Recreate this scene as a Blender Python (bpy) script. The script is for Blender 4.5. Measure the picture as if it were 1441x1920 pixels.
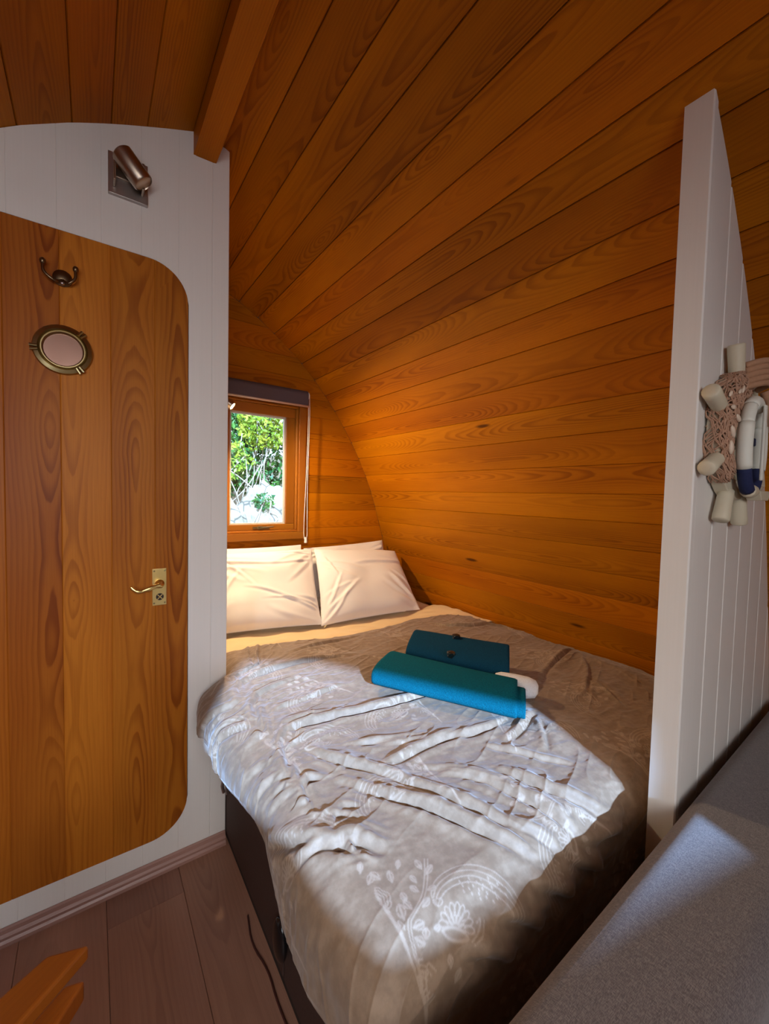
import bpy, bmesh, math, random
import numpy as np
from mathutils import Vector, Matrix
for o in list(bpy.data.objects): bpy.data.objects.remove(o)
C = bpy.context.scene.collection
random.seed(7); RNG = np.random.default_rng(7)
PI = math.pi

# ------------------------------------------------------------------ camera
FPX, YAW, PITCH, ROLL, CAMZ = 763.43, 0.62375, 0.04351, 0.02335, 1.2
fw = np.array([math.sin(YAW)*math.cos(PITCH), math.cos(YAW)*math.cos(PITCH), -math.sin(PITCH)])
rt0 = np.array([math.cos(YAW), -math.sin(YAW), 0.0]); up0 = np.cross(rt0, fw)
rt = math.cos(ROLL)*rt0 + math.sin(ROLL)*up0; up = -math.sin(ROLL)*rt0 + math.cos(ROLL)*up0
cam = bpy.data.objects.new('camera', bpy.data.cameras.new('camera')); C.objects.link(cam)
cam.matrix_world = Matrix(((rt[0], up[0], -fw[0], 0), (rt[1], up[1], -fw[1], 0), (rt[2], up[2], -fw[2], CAMZ), (0, 0, 0, 1)))
cam.data.sensor_fit = 'VERTICAL'; cam.data.sensor_height = 36; cam.data.lens = FPX/1920*36
cam.data.clip_start = 0.02; cam.data.clip_end = 200
bpy.context.scene.camera = cam
RM = np.array([rt, -up, fw])
def ray(px, py): return RM.T @ np.array([(px-720.5)/FPX, (py-960)/FPX, 1.0])
def onz(px, py, z): d = ray(px, py); return d*((z-CAMZ)/d[2]) + [0, 0, CAMZ]
def onx(px, py, x): d = ray(px, py); return d*(x/d[0]) + [0, 0, CAMZ]

# ------------------------------------------------------------------ view, world, lights
vs = bpy.context.scene.view_settings
vs.view_transform = 'Standard'; vs.look = 'None'; vs.gamma = 1; vs.use_curve_mapping = False
vs.exposure = 0.0
W = bpy.data.worlds.new('sky'); bpy.context.scene.world = W; W.use_nodes = True
wb = W.node_tree.nodes['Background']; wb.inputs[0].default_value = (0.62, 0.78, 1.0, 1); wb.inputs[1].default_value = 3.5
SUN_AZ = (0.30, 1.0); SUN_EL = math.radians(22)
h_ = math.hypot(*SUN_AZ)
SUND = np.array([SUN_AZ[0]/h_*math.cos(SUN_EL), SUN_AZ[1]/h_*math.cos(SUN_EL), -math.sin(SUN_EL)])
def light(name, kind, loc, direction, energy, color, **kw):
    l = bpy.data.lights.new(name, kind); l.energy = energy; l.color = color
    for k, v in kw.items(): setattr(l, k, v)
    o = bpy.data.objects.new(name, l); C.objects.link(o); o.location = loc
    o.rotation_euler = Vector(direction).to_track_quat('-Z', 'Y').to_euler(); return o
light('sun', 'SUN', (0, -6, 5), SUND, 18.0, (0.35, 0.59, 1.0), angle=math.radians(0.9))
light('door_daylight', 'AREA', (-0.30, -1.26, 1.30), (0.12, 1.0, -0.68), 22.0, (1.0, 0.94, 0.89),
      shape='RECTANGLE', size=0.9, size_y=1.1, spread=math.radians(125))
light('left_fill', 'AREA', (-0.98, -0.45, 1.25), (0.45, 1.3, -0.80), 22.0, (0.72, 0.86, 1.0),
      shape='RECTANGLE', size=0.6, size_y=0.6, spread=math.radians(130))  # added cool fill for the bathroom wall and floor; no window on this side

# ------------------------------------------------------------------ node helpers
class NT:
    def __init__(s, name):
        s.m = bpy.data.materials.new(name); s.m.use_nodes = True; s.t = s.m.node_tree
        s.b = s.t.nodes['Principled BSDF']; s.out = s.t.nodes['Material Output']
    def n(s, typ, **kw):
        x = s.t.nodes.new(typ)
        for k, v in kw.items(): setattr(x, k, v)
        return x
    def set(s, inp, v):
        if isinstance(v, bpy.types.NodeSocket): s.t.links.new(v, inp)
        elif isinstance(v, (tuple, list)) and len(v) == 3 and inp.type == 'RGBA': inp.default_value = (*v, 1)
        else: inp.default_value = v
    def ma(s, op, a, b=0.0, c=0.0, clamp=False):
        x = s.n('ShaderNodeMath', operation=op, use_clamp=clamp)
        s.set(x.inputs[0], a); s.set(x.inputs[1], b); s.set(x.inputs[2], c); return x.outputs[0]
    def mr(s, v, a, b, c=0.0, d=1.0):
        x = s.n('ShaderNodeMapRange'); x.interpolation_type = 'SMOOTHSTEP'
        for i, q in enumerate((v, a, b, c, d)): s.set(x.inputs[i], q)
        return x.outputs[0]
    def xyz(s, a, b, c=0.0):
        x = s.n('ShaderNodeCombineXYZ'); s.set(x.inputs[0], a); s.set(x.inputs[1], b); s.set(x.inputs[2], c); return x.outputs[0]
    def noise(s, vec, scale=1.0, detail=2.0, rough=0.5, dist=0.0):
        x = s.n('ShaderNodeTexNoise'); s.set(x.inputs['Vector'], vec)
        x.inputs['Scale'].default_value = scale; x.inputs['Detail'].default_value = detail
        x.inputs['Roughness'].default_value = rough; x.inputs['Distortion'].default_value = dist; return x.outputs[0]
    def vor(s, vec, scale=1.0, feature='F1', rnd=1.0):
        x = s.n('ShaderNodeTexVoronoi', feature=feature); s.set(x.inputs['Vector'], vec)
        x.inputs['Scale'].default_value = scale; x.inputs['Randomness'].default_value = rnd; return x
    def mix(s, f, a, b, mode='MIX'):
        x = s.n('ShaderNodeMix', data_type='RGBA', blend_type=mode)
        s.set(x.inputs[0], f); s.set(x.inputs[6], a); s.set(x.inputs[7], b); return x.outputs[2]
    def attr(s, name):
        return s.n('ShaderNodeAttribute', attribute_name=name)
    def sep(s, v):
        x = s.n('ShaderNodeSeparateXYZ'); s.set(x.inputs[0], v); return x.outputs
    def bump(s, h, strength=0.3, dist=0.002):
        x = s.n('ShaderNodeBump'); x.inputs['Strength'].default_value = strength; x.inputs['Distance'].default_value = dist
        s.set(x.inputs['Height'], h); s.t.links.new(x.outputs[0], s.b.inputs['Normal'])
    def col(s, v): s.set(s.b.inputs['Base Color'], v)
    def rough(s, v): s.set(s.b.inputs['Roughness'], v)

def wood(name, light_c, mid_c, dark_c, spacing=0.0075, rough=0.38, contrast=0.75, knots=1.0, coat=0.15, spec=0.4):
    t = NT(name)
    p = t.sep(t.attr('wuv').outputs['Vector'])
    rnd = t.n('ShaderNodeObjectInfo').outputs['Random']
    r1 = t.ma('MULTIPLY', rnd, 57.3); r2 = t.ma('FRACT', t.ma('MULTIPLY', rnd, 91.7)); r3 = t.ma('FRACT', t.ma('MULTIPLY', rnd, 313.1))
    u = t.ma('ADD', p[0], r1); v = t.ma('ADD', p[1], t.ma('MULTIPLY', t.ma('SUBTRACT', r2, 0.5), 0.07))
    # knots
    kv = t.vor(t.xyz(t.ma('MULTIPLY', u, 1.9), t.ma('ADD', t.ma('MULTIPLY', p[1], 9.0), t.ma('MULTIPLY', r2, 13.0))), 1.0)
    kc = t.sep(kv.outputs['Color'])[0]
    on = t.mr(kc, 0.60, 0.64)
    kd = kv.outputs['Distance']
    kn = t.ma('MULTIPLY', on, t.mr(kd, 0.10, 0.04))
    kw = t.ma('MULTIPLY', on, t.mr(kd, 0.42, 0.02))
    d0 = t.noise(t.xyz(t.ma('MULTIPLY', u, 0.9), t.ma('MULTIPLY', r3, 9.0)), 1.0, 1.0)
    d = t.ma('ADD', 0.004, t.ma('MULTIPLY', t.ma('ABSOLUTE', t.ma('SUBTRACT', d0, 0.42)), 0.26))
    wob = t.noise(t.xyz(t.ma('MULTIPLY', u, 6.0), t.ma('MULTIPLY', v, 26.0), r1), 1.0, 2.0)
    r = t.ma('SQRT', t.ma('ADD', t.ma('MULTIPLY', v, v), t.ma('MULTIPLY', d, d)))
    ph = t.ma('ADD', t.ma('DIVIDE', r, spacing), t.ma('ADD', t.ma('MULTIPLY', wob, 1.1), t.ma('MULTIPLY', kw, 1.6*knots)))
    fr = t.ma('FRACT', ph)
    ring = t.ma('MULTIPLY', t.mr(fr, 0.25, 0.86), t.mr(fr, 1.0, 0.90))
    fib = t.noise(t.xyz(t.ma('MULTIPLY', u, 9.0), t.ma('MULTIPLY', v, 700.0), r1), 1.0, 3.0, 0.6)
    big = t.noise(t.xyz(t.ma('MULTIPLY', u, 1.3), t.ma('MULTIPLY', v, 7.0), r1), 1.0, 2.0)
    ring = t.ma('MULTIPLY', ring, t.mr(t.ma('ABSOLUTE', v), 0.010, 0.050, 1.0, 0.35))
    f = t.ma('MULTIPLY', ring, t.ma('MULTIPLY', t.mr(big, 0.30, 0.70, 0.25, 1.0), contrast))
    base = t.mix(t.mr(big, 0.3, 0.7), light_c, mid_c)
    c = t.mix(f, base, dark_c)
    c = t.mix(t.ma('MULTIPLY', t.mr(fib, 0.35, 0.75), 0.22), c, dark_c)
    c = t.mix(t.ma('MULTIPLY', kn, 0.85*knots), c, (dark_c[0]*0.25, dark_c[1]*0.2, dark_c[2]*0.2))
    hs = t.n('ShaderNodeHueSaturation'); t.set(hs.inputs['Color'], c)
    t.set(hs.inputs['Hue'], t.ma('ADD', 0.496, t.ma('MULTIPLY', r3, 0.008)))
    t.set(hs.inputs['Value'], t.ma('ADD', 0.86, t.ma('MULTIPLY', r2, 0.26)))
    t.col(hs.outputs[0]); t.rough(rough)
    t.b.inputs['Coat Weight'].default_value = coat; t.b.inputs['Coat Roughness'].default_value = 0.3
    t.b.inputs['Specular IOR Level'].default_value = spec
    t.bump(t.ma('ADD', t.ma('MULTIPLY', ring, -0.6), t.ma('MULTIPLY', fib, 0.5)), 0.25, 0.0008)
    return t.m
def plain(name, c, rough=0.5, metal=0.0, var=0.08, scale=30.0, bump=0.0, coat=0.0, sheen=0.0):
    t = NT(name)
    tc = t.n('ShaderNodeTexCoord').outputs['Object']
    n = t.noise(tc, scale, 3.0)
    cc = t.mix(t.ma('MULTIPLY', n, 2*var), c, tuple(x*0.55 for x in c))
    t.col(cc); t.rough(t.ma('ADD', rough, t.ma('MULTIPLY', t.ma('SUBTRACT', n, 0.5), 0.12)))
    t.b.inputs['Metallic'].default_value = metal
    if coat: t.b.inputs['Coat Weight'].default_value = coat
    if sheen: t.b.inputs['Sheen Weight'].default_value = sheen
    if bump: t.bump(n, 0.5, bump)
    return t.m
def emit(name, c, s):
    t = NT(name); t.col(c); t.b.inputs['Emission Color'].default_value = (*c, 1); t.b.inputs['Emission Strength'].default_value = s; return t.m

M = {}
M['pine'] = wood('varnished_pine', (0.48, 0.150, 0.0010), (0.38, 0.113, 0.0010), (0.17, 0.036, 0.0005), 0.0062, contrast=0.62, coat=0.0, spec=0.12, rough=0.5)
M['doorwood'] = wood('door_pine', (0.50, 0.165, 0.016), (0.40, 0.115, 0.010), (0.19, 0.037, 0.003), 0.0095, contrast=0.9, knots=0.9, rough=0.45, coat=0.0, spec=0.15)
M['frame'] = wood('hardwood_frame', (0.34, 0.118, 0.008), (0.27, 0.085, 0.006), (0.17, 0.042, 0.004), 0.006, contrast=0.3, knots=0.0, rough=0.33)
M['floor'] = wood('oak_laminate', (0.33, 0.170, 0.115), (0.26, 0.127, 0.084), (0.15, 0.068, 0.044), 0.010, contrast=0.45, knots=0.5, rough=0.42, coat=0.0)
M['skirt'] = wood('skirting_wood', (0.36, 0.20, 0.16), (0.27, 0.14, 0.11), (0.16, 0.08, 0.06), 0.006, contrast=0.35, knots=0.0, rough=0.4)
M['arm'] = wood('orange_wood', (0.30, 0.085, 0.006), (0.24, 0.062, 0.005), (0.14, 0.03, 0.003), 0.008, contrast=0.3, knots=0.0, rough=0.4)
def whitepaint():
    t = NT('white_paint')
    g = t.n('ShaderNodeNewGeometry').outputs['Position']
    p = t.sep(g)
    st = t.noise(t.xyz(t.ma('MULTIPLY', p[0], 260.0), t.ma('MULTIPLY', p[1], 260.0), t.ma('MULTIPLY', p[2], 3.0)), 1.0, 3.0)
    n = t.noise(g, 4.0, 3.0)
    c = t.mix(t.ma('MULTIPLY', st, 0.25), (0.80, 0.775, 0.74), (0.62, 0.60, 0.56))
    c = t.mix(t.mr(n, 0.45, 0.8, 0, 0.12), c, (0.55, 0.50, 0.42))
    t.col(c); t.rough(0.42); t.bump(st, 0.25, 0.0006); return t.m
M['white'] = whitepaint()
M['black'] = plain('dark_backing', (0.02, 0.012, 0.008), 0.8)
M['outer'] = plain('outer_cladding', (0.10, 0.07, 0.05), 0.8)
M['brass'] = plain('polished_brass', (0.95, 0.72, 0.28), 0.32, 1.0, 0.10, 60)
M['oldbrass'] = plain('aged_brass', (0.42, 0.32, 0.15), 0.30, 1.0, 0.3, 50)
M['darkbrass'] = plain('tarnished_hook_metal', (0.22, 0.15, 0.085), 0.35, 1.0, 0.3, 80)
M['steel'] = plain('brushed_nickel', (0.40, 0.32, 0.25), 0.34, 1.0, 0.1, 90)
M['steelplate'] = plain('brushed_plate', (0.46, 0.42, 0.40), 0.38, 1.0, 0.1, 90)
M['mirror'] = plain('pink_mirror', (0.44, 0.26, 0.20), 0.25, 0.7, 0.1, 18)
M['hole'] = plain('dark_hole', (0.03, 0.015, 0.01), 0.7)
M['basebed'] = plain('dark_brown_bed_fabric', (0.055, 0.026, 0.018), 0.75, var=0.15, scale=300, bump=0.0005)
M['blackplastic'] = plain('black_plastic', (0.006, 0.006, 0.007), 0.25)
M['cream'] = plain('cream_painted_wood', (0.66, 0.60, 0.45), 0.55, var=0.12, scale=25)
M['navy'] = plain('navy_cloth', (0.012, 0.02, 0.085), 0.85, var=0.2, scale=200)
M['ringwhite'] = plain('white_ring', (0.80, 0.82, 0.74), 0.6, var=0.1)
M['net'] = plain('beige_net', (0.50, 0.30, 0.20), 0.9, var=0.2, scale=120)
M['shell'] = plain('shell', (0.80, 0.66, 0.52), 0.4, var=0.15, scale=60)
M['rope'] = plain('beige_rope', (0.48, 0.27, 0.16), 0.9, var=0.25, scale=200, bump=0.001)
M['cord'] = plain('white_cord', (0.82, 0.78, 0.72), 0.5)
M['blind'] = plain('mauve_grey_blind_fabric', (0.085, 0.06, 0.075), 0.8, var=0.1, scale=200)
M['clear'] = plain('clear_plastic', (0.75, 0.72, 0.68), 0.15)
M['bulb'] = emit('warm_bulb', (1.0, 0.72, 0.36), 60.0)
M['lens'] = plain('unlit_lamp_lens', (0.55, 0.45, 0.32), 0.2)
def glassm():
    t = NT('window_glass')
    tr = t.n('ShaderNodeBsdfTransparent'); gl = t.n('ShaderNodeBsdfGlossy'); gl.inputs['Roughness'].default_value = 0.02
    mx = t.n('ShaderNodeMixShader'); mx.inputs[0].default_value = 0.05
    t.t.links.new(tr.outputs[0], mx.inputs[1]); t.t.links.new(gl.outputs[0], mx.inputs[2]); t.t.links.new(mx.outputs[0], t.out.inputs[0]); return t.m
M['glass'] = glassm()
def clothm():
    t = NT('paisley_duvet')
    pr = t.attr('print').outputs['Fac']
    g = t.n('ShaderNodeNewGeometry').outputs['Position']
    n = t.noise(g, 55.0, 3.0, 0.6); n2 = t.noise(g, 6.0, 2.0)
    base = t.mix(t.mr(n, 0.35, 0.7), (0.205, 0.135, 0.086), (0.26, 0.178, 0.117))
    c = t.mix(t.ma('MULTIPLY', pr, 0.5), base, (0.50, 0.39, 0.30))
    t.col(c); t.rough(0.62); t.b.inputs['Sheen Weight'].default_value = 0.25; t.b.inputs['Sheen Roughness'].default_value = 0.4
    t.b.inputs['Specular IOR Level'].default_value = 0.35
    w = t.noise(g, 900.0, 2.0); t.bump(w, 0.25, 0.0005); return t.m
M['duvet'] = clothm()
def sheetm(name, c, c2):
    t = NT(name); g = t.n('ShaderNodeTexCoord').outputs['Object']
    t.col(t.mix(t.noise(g, 9.0, 3.0), c, c2)); t.rough(0.8); t.b.inputs['Sheen Weight'].default_value = 0.15
    t.bump(t.noise(g, 700.0, 2.0), 0.2, 0.0004); return t.m
M['pillow'] = sheetm('white_pillowcase', (0.80, 0.75, 0.73), (0.72, 0.67, 0.66))
M['sheet'] = sheetm('cream_fitted_sheet', (0.80, 0.60, 0.34), (0.72, 0.52, 0.28))
def towelm(name, c, c2):
    t = NT(name); g = t.n('ShaderNodeTexCoord').outputs['Object']
    n = t.noise(g, 260.0, 4.0, 0.75)
    t.col(t.mix(t.mr(n, 0.3, 0.75), c, c2)); t.rough(0.95); t.b.inputs['Specular IOR Level'].default_value = 0.1
    t.bump(n, 0.8, 0.003); return t.m
M['teal'] = towelm('teal_terry', (0.0005, 0.075, 0.115), (0.001, 0.13, 0.185))
M['petrol'] = towelm('petrol_terry', (0.002, 0.035, 0.075), (0.004, 0.055, 0.105))
M['whitecloth'] = towelm('white_terry', (0.70, 0.66, 0.66), (0.82, 0.80, 0.80))
M['foil'] = plain('dark_shiny_foil', (0.10, 0.13, 0.15), 0.15, 0.9, 0.4, 300, bump=0.002)
def sofam():
    t = NT('grey_tweed'); p = t.sep(t.n('ShaderNodeTexCoord').outputs['Object'])
    a = t.noise(t.xyz(t.ma('MULTIPLY', p[0], 1500.0), t.ma('MULTIPLY', p[1], 160.0), t.ma('MULTIPLY', p[2], 160.0)), 1.0, 3.0)
    b = t.noise(t.xyz(t.ma('MULTIPLY', p[0], 220.0), t.ma('MULTIPLY', p[1], 1500.0), t.ma('MULTIPLY', p[2], 1500.0)), 1.0, 3.0)
    f = t.ma('MULTIPLY', t.ma('ADD', a, b), 0.5)
    t.col(t.mix(t.mr(f, 0.40, 0.62), (0.06, 0.045, 0.047), (0.16, 0.13, 0.125))); t.rough(0.9)
    t.b.inputs['Sheen Weight'].default_value = 0.3; t.bump(f, 0.6, 0.001); return t.m
M['tweed'] = sofam()
def rockm():
    t = NT('pale_rock'); g = t.n('ShaderNodeNewGeometry').outputs['Position']
    n = t.noise(g, 3.0, 6.0, 0.6); v = t.vor(g, 2.6, 'DISTANCE_TO_EDGE').outputs['Distance']
    c = t.mix(t.mr(n, 0.35, 0.7), (0.62, 0.57, 0.46), (0.22, 0.19, 0.12)); c = t.mix(t.mr(v, 0.05, 0.0), c, (0.12, 0.10, 0.07))
    t.col(c); t.rough(0.95); t.bump(n, 0.8, 0.05); return t.m
M['rock'] = rockm()
def leafm(name, a, b):
    t = NT(name); r = t.n('ShaderNodeTexNoise'); g = t.n('ShaderNodeNewGeometry').outputs['Position']
    t.set(r.inputs['Vector'], g); r.inputs['Scale'].default_value = 5.0
    t.col(t.mix(t.mr(r.outputs[0], 0.35, 0.65), a, b)); t.rough(0.45); t.b.inputs['Subsurface Weight'].default_value = 0.0; return t.m
M['leaf'] = leafm('dark_leaves', (0.030, 0.12, 0.035), (0.09, 0.22, 0.03))
M['leafy'] = leafm('yellow_green_leaves', (0.16, 0.30, 0.02), (0.36, 0.40, 0.03))
M['branch'] = plain('pale_branch', (0.42, 0.34, 0.25), 0.8)
M['soil'] = plain('garden_soil', (0.22, 0.17, 0.10), 0.95, var=0.4, scale=3)

# ------------------------------------------------------------------ mesh helpers
def tag(o, label=None, cat=None, group=None, kind=None):
    if label: o['label'] = label
    if cat: o['category'] = cat
    if group: o['group'] = group
    if kind: o['kind'] = kind
    return o
def empty(name, loc=(0, 0, 0), parent=None):
    o = bpy.data.objects.new(name, None); C.objects.link(o); o.empty_display_size = 0.05; o.location = loc
    if parent: o.parent = parent
    return o
def mesh(name, verts, faces, mat, parent=None, uv=None, smooth=False, loc=None):
    me = bpy.data.meshes.new(name); me.from_pydata([tuple(map(float, v)) for v in verts], [], [tuple(f) for f in faces])
    me.materials.append(mat)
    if uv is not None:
        a = me.attributes.new('wuv', 'FLOAT_VECTOR', 'POINT')
        a.data.foreach_set('vector', np.array([(q[0], q[1], 0) for q in uv], dtype=np.float32).ravel())
    if smooth: me.polygons.foreach_set('use_smooth', [True]*len(me.polygons))
    bm = bmesh.new(); bm.from_mesh(me); bmesh.ops.recalc_face_normals(bm, faces=bm.faces); bm.to_mesh(me); bm.free()
    o = bpy.data.objects.new(name, me); C.objects.link(o)
    if loc is not None:                                  # world-space vertices, origin moved to loc
        me.transform(Matrix.Translation(-Vector(loc))); o.location = loc
    if parent is not None:
        o.parent = parent
        if loc is None or True:
            o.matrix_parent_inverse = pmi(parent)
    return o
def pmi(p):
    m = Matrix.Translation(p.location)
    q = p.parent
    if q is not None: pass
    return m.inverted()
class MB:                                               # collects several solids into one mesh
    def __init__(s): s.v = []; s.f = []; s.uv = []
    def add(s, v, f, uv=None):
        k = len(s.v); s.v += [tuple(map(float, p)) for p in v]; s.f += [tuple(i+k for i in q) for q in f]
        s.uv += list(uv) if uv is not None else [(p[2], p[0]) for p in v]
    def box(s, x0, x1, y0, y1, z0, z1, along='z', M4=None):
        v = [(x, y, z) for x in (x0, x1) for y in (y0, y1) for z in (z0, z1)]
        f = [(0, 1, 3, 2), (4, 6, 7, 5), (0, 4, 5, 1), (2, 3, 7, 6), (0, 2, 6, 4), (1, 5, 7, 3)]
        uv = [((p[2], p[0]+p[1]) if along == 'z' else (p[0], p[2]+p[1]) if along == 'x' else (p[1], p[0]+p[2])) for p in v]
        if M4: v = [M4 @ Vector(p) for p in v]
        s.add(v, f, uv)
    def tube(s, pts, rad, n=10, closed=False):
        pts = [Vector(p) for p in pts]; k0 = len(s.v); N = len(pts)
        rr = rad if isinstance(rad, (list, tuple)) else [rad]*N
        ref = None
        for i, p in enumerate(pts):
            a = pts[(i-1) % N] if (closed or i > 0) else p; b = pts[(i+1) % N] if (closed or i < N-1) else p
            t = (b-a).normalized()
            if ref is None: ref = Vector((0, 0, 1)) if abs(t.z) < 0.9 else Vector((1, 0, 0))
            u = t.cross(ref).normalized(); w = u.cross(t); ref = w
            for j in range(n):
                q = p + (u*math.cos(2*PI*j/n) + w*math.sin(2*PI*j/n))*rr[i]
                s.v.append(tuple(q)); s.uv.append((i*0.02, j*0.003))
        for i in range(N if closed else N-1):
            for j in range(n):
                a = k0+i*n+j; b = k0+i*n+(j+1) % n; c = k0+((i+1) % N)*n+(j+1) % n; d = k0+((i+1) % N)*n+j
                s.f.append((a, b, c, d))
        if not closed:
            s.f.append(tuple(k0+j for j in range(n))[::-1]); s.f.append(tuple(k0+(N-1)*n+j for j in range(n)))
    def lathe(s, prof, axis_o, axis_d, n=32):           # prof: (radius, height along axis)
        o = Vector(axis_o); d = Vector(axis_d).normalized(); ref = Vector((0, 0, 1)) if abs(d.z) < 0.9 else Vector((1, 0, 0))
        u = d.cross(ref).normalized(); w = d.cross(u); k0 = len(s.v)
        for r, h in prof:
            for j in range(n):
                s.v.append(tuple(o + d*h + (u*math.cos(2*PI*j/n)+w*math.sin(2*PI*j/n))*max(r, 1e-5))); s.uv.append((h, j*0.01))
        for i in range(len(prof)-1):
            for j in range(n):
                s.f.append((k0+i*n+j, k0+i*n+(j+1) % n, k0+(i+1)*n+(j+1) % n, k0+(i+1)*n+j))
    def ell(s, c, r, n=12, m=8, M3=None):
        k0 = len(s.v); c = Vector(c)
        for i in range(m+1):
            a = PI*i/m
            for j in range(n):
                b = 2*PI*j/n; q = Vector((r[0]*math.sin(a)*math.cos(b), r[1]*math.sin(a)*math.sin(b), r[2]*math.cos(a)))
                if M3: q = M3 @ q
                s.v.append(tuple(c+q)); s.uv.append((0, 0))
        for i in range(m):
            for j in range(n): s.f.append((k0+i*n+j, k0+i*n+(j+1) % n, k0+(i+1)*n+(j+1) % n, k0+(i+1)*n+j))
    def obj(s, name, mat, parent=None, smooth=False, loc=None, bevel=0.0, auto=False):
        o = mesh(name, s.v, s.f, mat, parent, s.uv, smooth, loc)
        if bevel:
            b = o.modifiers.new('b', 'BEVEL'); b.width = bevel; b.segments = 3; b.limit_method = 'ANGLE'; b.angle_limit = math.radians(40)
        if auto:
            o.data.polygons.foreach_set('use_smooth', [True]*len(o.data.polygons))
            bm = bmesh.new(); bm.from_mesh(o.data)
            for e in bm.edges:
                if len(e.link_faces) == 2 and e.calc_face_angle(0) > math.radians(38): e.smooth = False
            bm.to_mesh(o.data); bm.free()
        return o
def chaikin(pts, it=2, closed=False):
    pts = [np.array(p, float) for p in pts]
    for _ in range(it):
        q = [] if closed else [pts[0]]
        n = len(pts)
        for i in range(n if closed else n-1):
            a, b = pts[i], pts[(i+1) % n]; q += [a*0.75+b*0.25, a*0.25+b*0.75]
        if not closed: q.append(pts[-1])
        pts = q
    return pts

# ------------------------------------------------------------------ the pod's arch
XR = 0.30
RP = [(0.30, 2.302), (0.343, 2.284), (0.42, 2.254), (0.575, 2.187), (0.70, 2.121), (0.795, 2.055), (0.88, 1.993), (0.963, 1.925), (1.043, 1.848),
      (1.11, 1.772), (1.178, 1.689), (1.246, 1.594), (1.313, 1.490), (1.383, 1.366), (1.438, 1.245), (1.480, 1.133), (1.513, 1.030), (1.546, 0.926),
      (1.580, 0.826), (1.608, 0.721), (1.633, 0.620), (1.655, 0.520), (1.682, 0.38), (1.705, 0.24), (1.725, 0.10), (1.735, 0.0)]
RPs = [tuple(p) for p in chaikin(RP, 2)]
rx = np.array([p[0] for p in RPs]); rz = np.array([p[1] for p in RPs])
def ztop(x): return float(np.interp(abs(x-XR)+XR, rx, rz))
def xright(z): return float(np.interp(z, rz[::-1], rx[::-1]))
YF, YE, YB, YP = -1.3, 2.17, 1.393, 0.287
FULL = [(2*XR-p[0], p[1]) for p in RPs[::-1]] + RPs[1:]   # left floor -> ridge -> right floor
FA = np.array(FULL); seg = np.hypot(*np.diff(FA, axis=0).T); AL = np.concatenate([[0], np.cumsum(seg)])
ARC = AL[-1]; RIDGE = AL[len(RPs)-1]
def P(s): return np.array([np.interp(s, AL, FA[:, 0]), np.interp(s, AL, FA[:, 1])])
ang = np.degrees(np.arctan2(FA[:, 1]-CAMZ, FA[:, 0]))
def s_at_angle(a):
    i0 = np.argmin(np.abs(FA[:, 0]+0.30)); aa = ang[i0:]; return float(np.interp(-a, -aa, AL[i0:]))
seams = [s_at_angle(a) for a in (99.2, 92.1, 87.1, 82.5, 76.6, 72.6, 67.98, 62.93, 57.42, 51.85, 46.58, 41.47, 36.84, 31.77, 27.02, 22.49, 17.80, 13.58, 9.17,
                                 4.71, 0.71, -3.03, -6.55, -10.04, -13.28, -16.57)]
while seams[-1]+0.105 < ARC-0.02: seams.append(seams[-1]+0.105)
seams.append(ARC)
while seams[0]-0.105 > 0.02: seams.insert(0, seams[0]-0.105)
seams.insert(0, 0.0)
def backing(name, s0, s1):
    ss = [s0]+[float(a) for a in AL if s0+1e-4 < a < s1-1e-4]+[s1]
    v, f = [], []
    for s in ss:
        p = P(s); e = 0.004; t = P(min(s+e, ARC))-P(max(s-e, 0)); t /= np.hypot(*t); n = np.array([-t[1], t[0]])
        a = p+n*0.017; b = p+n*0.06
        v += [(a[0], YF-0.05, a[1]), (a[0], YE+0.05, a[1]), (b[0], YE+0.05, b[1]), (b[0], YF-0.05, b[1])]
    for i in range(len(ss)-1):
        for k in range(4): f.append((4*i+k, 4*i+(k+1) % 4, 4*i+4+(k+1) % 4, 4*i+4+k))
    f += [(0, 3, 2, 1), tuple(4*(len(ss)-1)+k for k in range(4))]
    o = mesh(name, v, f, M['black']); tag(o, kind='structure'); return o
sL = float(np.interp(1.55, FA[:len(RPs), 1], AL[:len(RPs)])); sR = ARC-sL
iL = min(range(len(seams)), key=lambda i: abs(seams[i]-sL)); iR = min(range(len(seams)), key=lambda i: abs(seams[i]-sR))
vault = [(backing('wall_left', 0, seams[iL]), 0, iL), (backing('ceiling', seams[iL], seams[iR]), iL, iR), (backing('wall_right', seams[iR], ARC), iR, len(seams)-1)]
for par, a, b in vault:
    for i in range(a, b):
        p0, p1 = P(seams[i]), P(seams[i+1]); t = p1-p0; w = np.hypot(*t); t = t/w; n = np.array([-t[1], t[0]])
        c = 0.0022; dz = random.uniform(-0.0006, 0.0006)
        cs = [(0.0004, c*1.4), (c, dz), (w*0.5, dz), (w-c, dz), (w-0.0004, c*1.4), (w-0.0004, 0.015), (0.0004, 0.015)]
        v, uv, f = [], [], []
        yend = YE-0.001
        for y in (YF+0.001, yend):
            for q, d in cs:
                xy = p0+t*q+n*d; v.append((xy[0], y, xy[1])); uv.append((y, q-w/2))
        k = len(cs)
        for j in range(k): f.append((j, (j+1) % k, k+(j+1) % k, k+j))
        f += [tuple(range(k)), tuple(range(2*k-1, k-1, -1))]
        mesh('plank', v, f, M['pine'], par, uv)
# ridge beam
b = MB(); sec = [(0.258, 2.217), (0.258, 2.30), (0.343, 2.292), (0.343, 2.280), (0.323, 2.221)]
v = [(x, y, z) for y in (YF+0.002, YB+0.03) for x, z in sec]; k = len(sec)
b.add(v, [tuple(range(k)), tuple(range(2*k-1, k-1, -1))]+[(j, (j+1) % k, k+(j+1) % k, k+j) for j in range(k)], [(p[1], p[0]+p[2]-2.2) for p in v])
beam = b.obj('trim_1', M['pine']); tag(beam, kind='structure')

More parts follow.
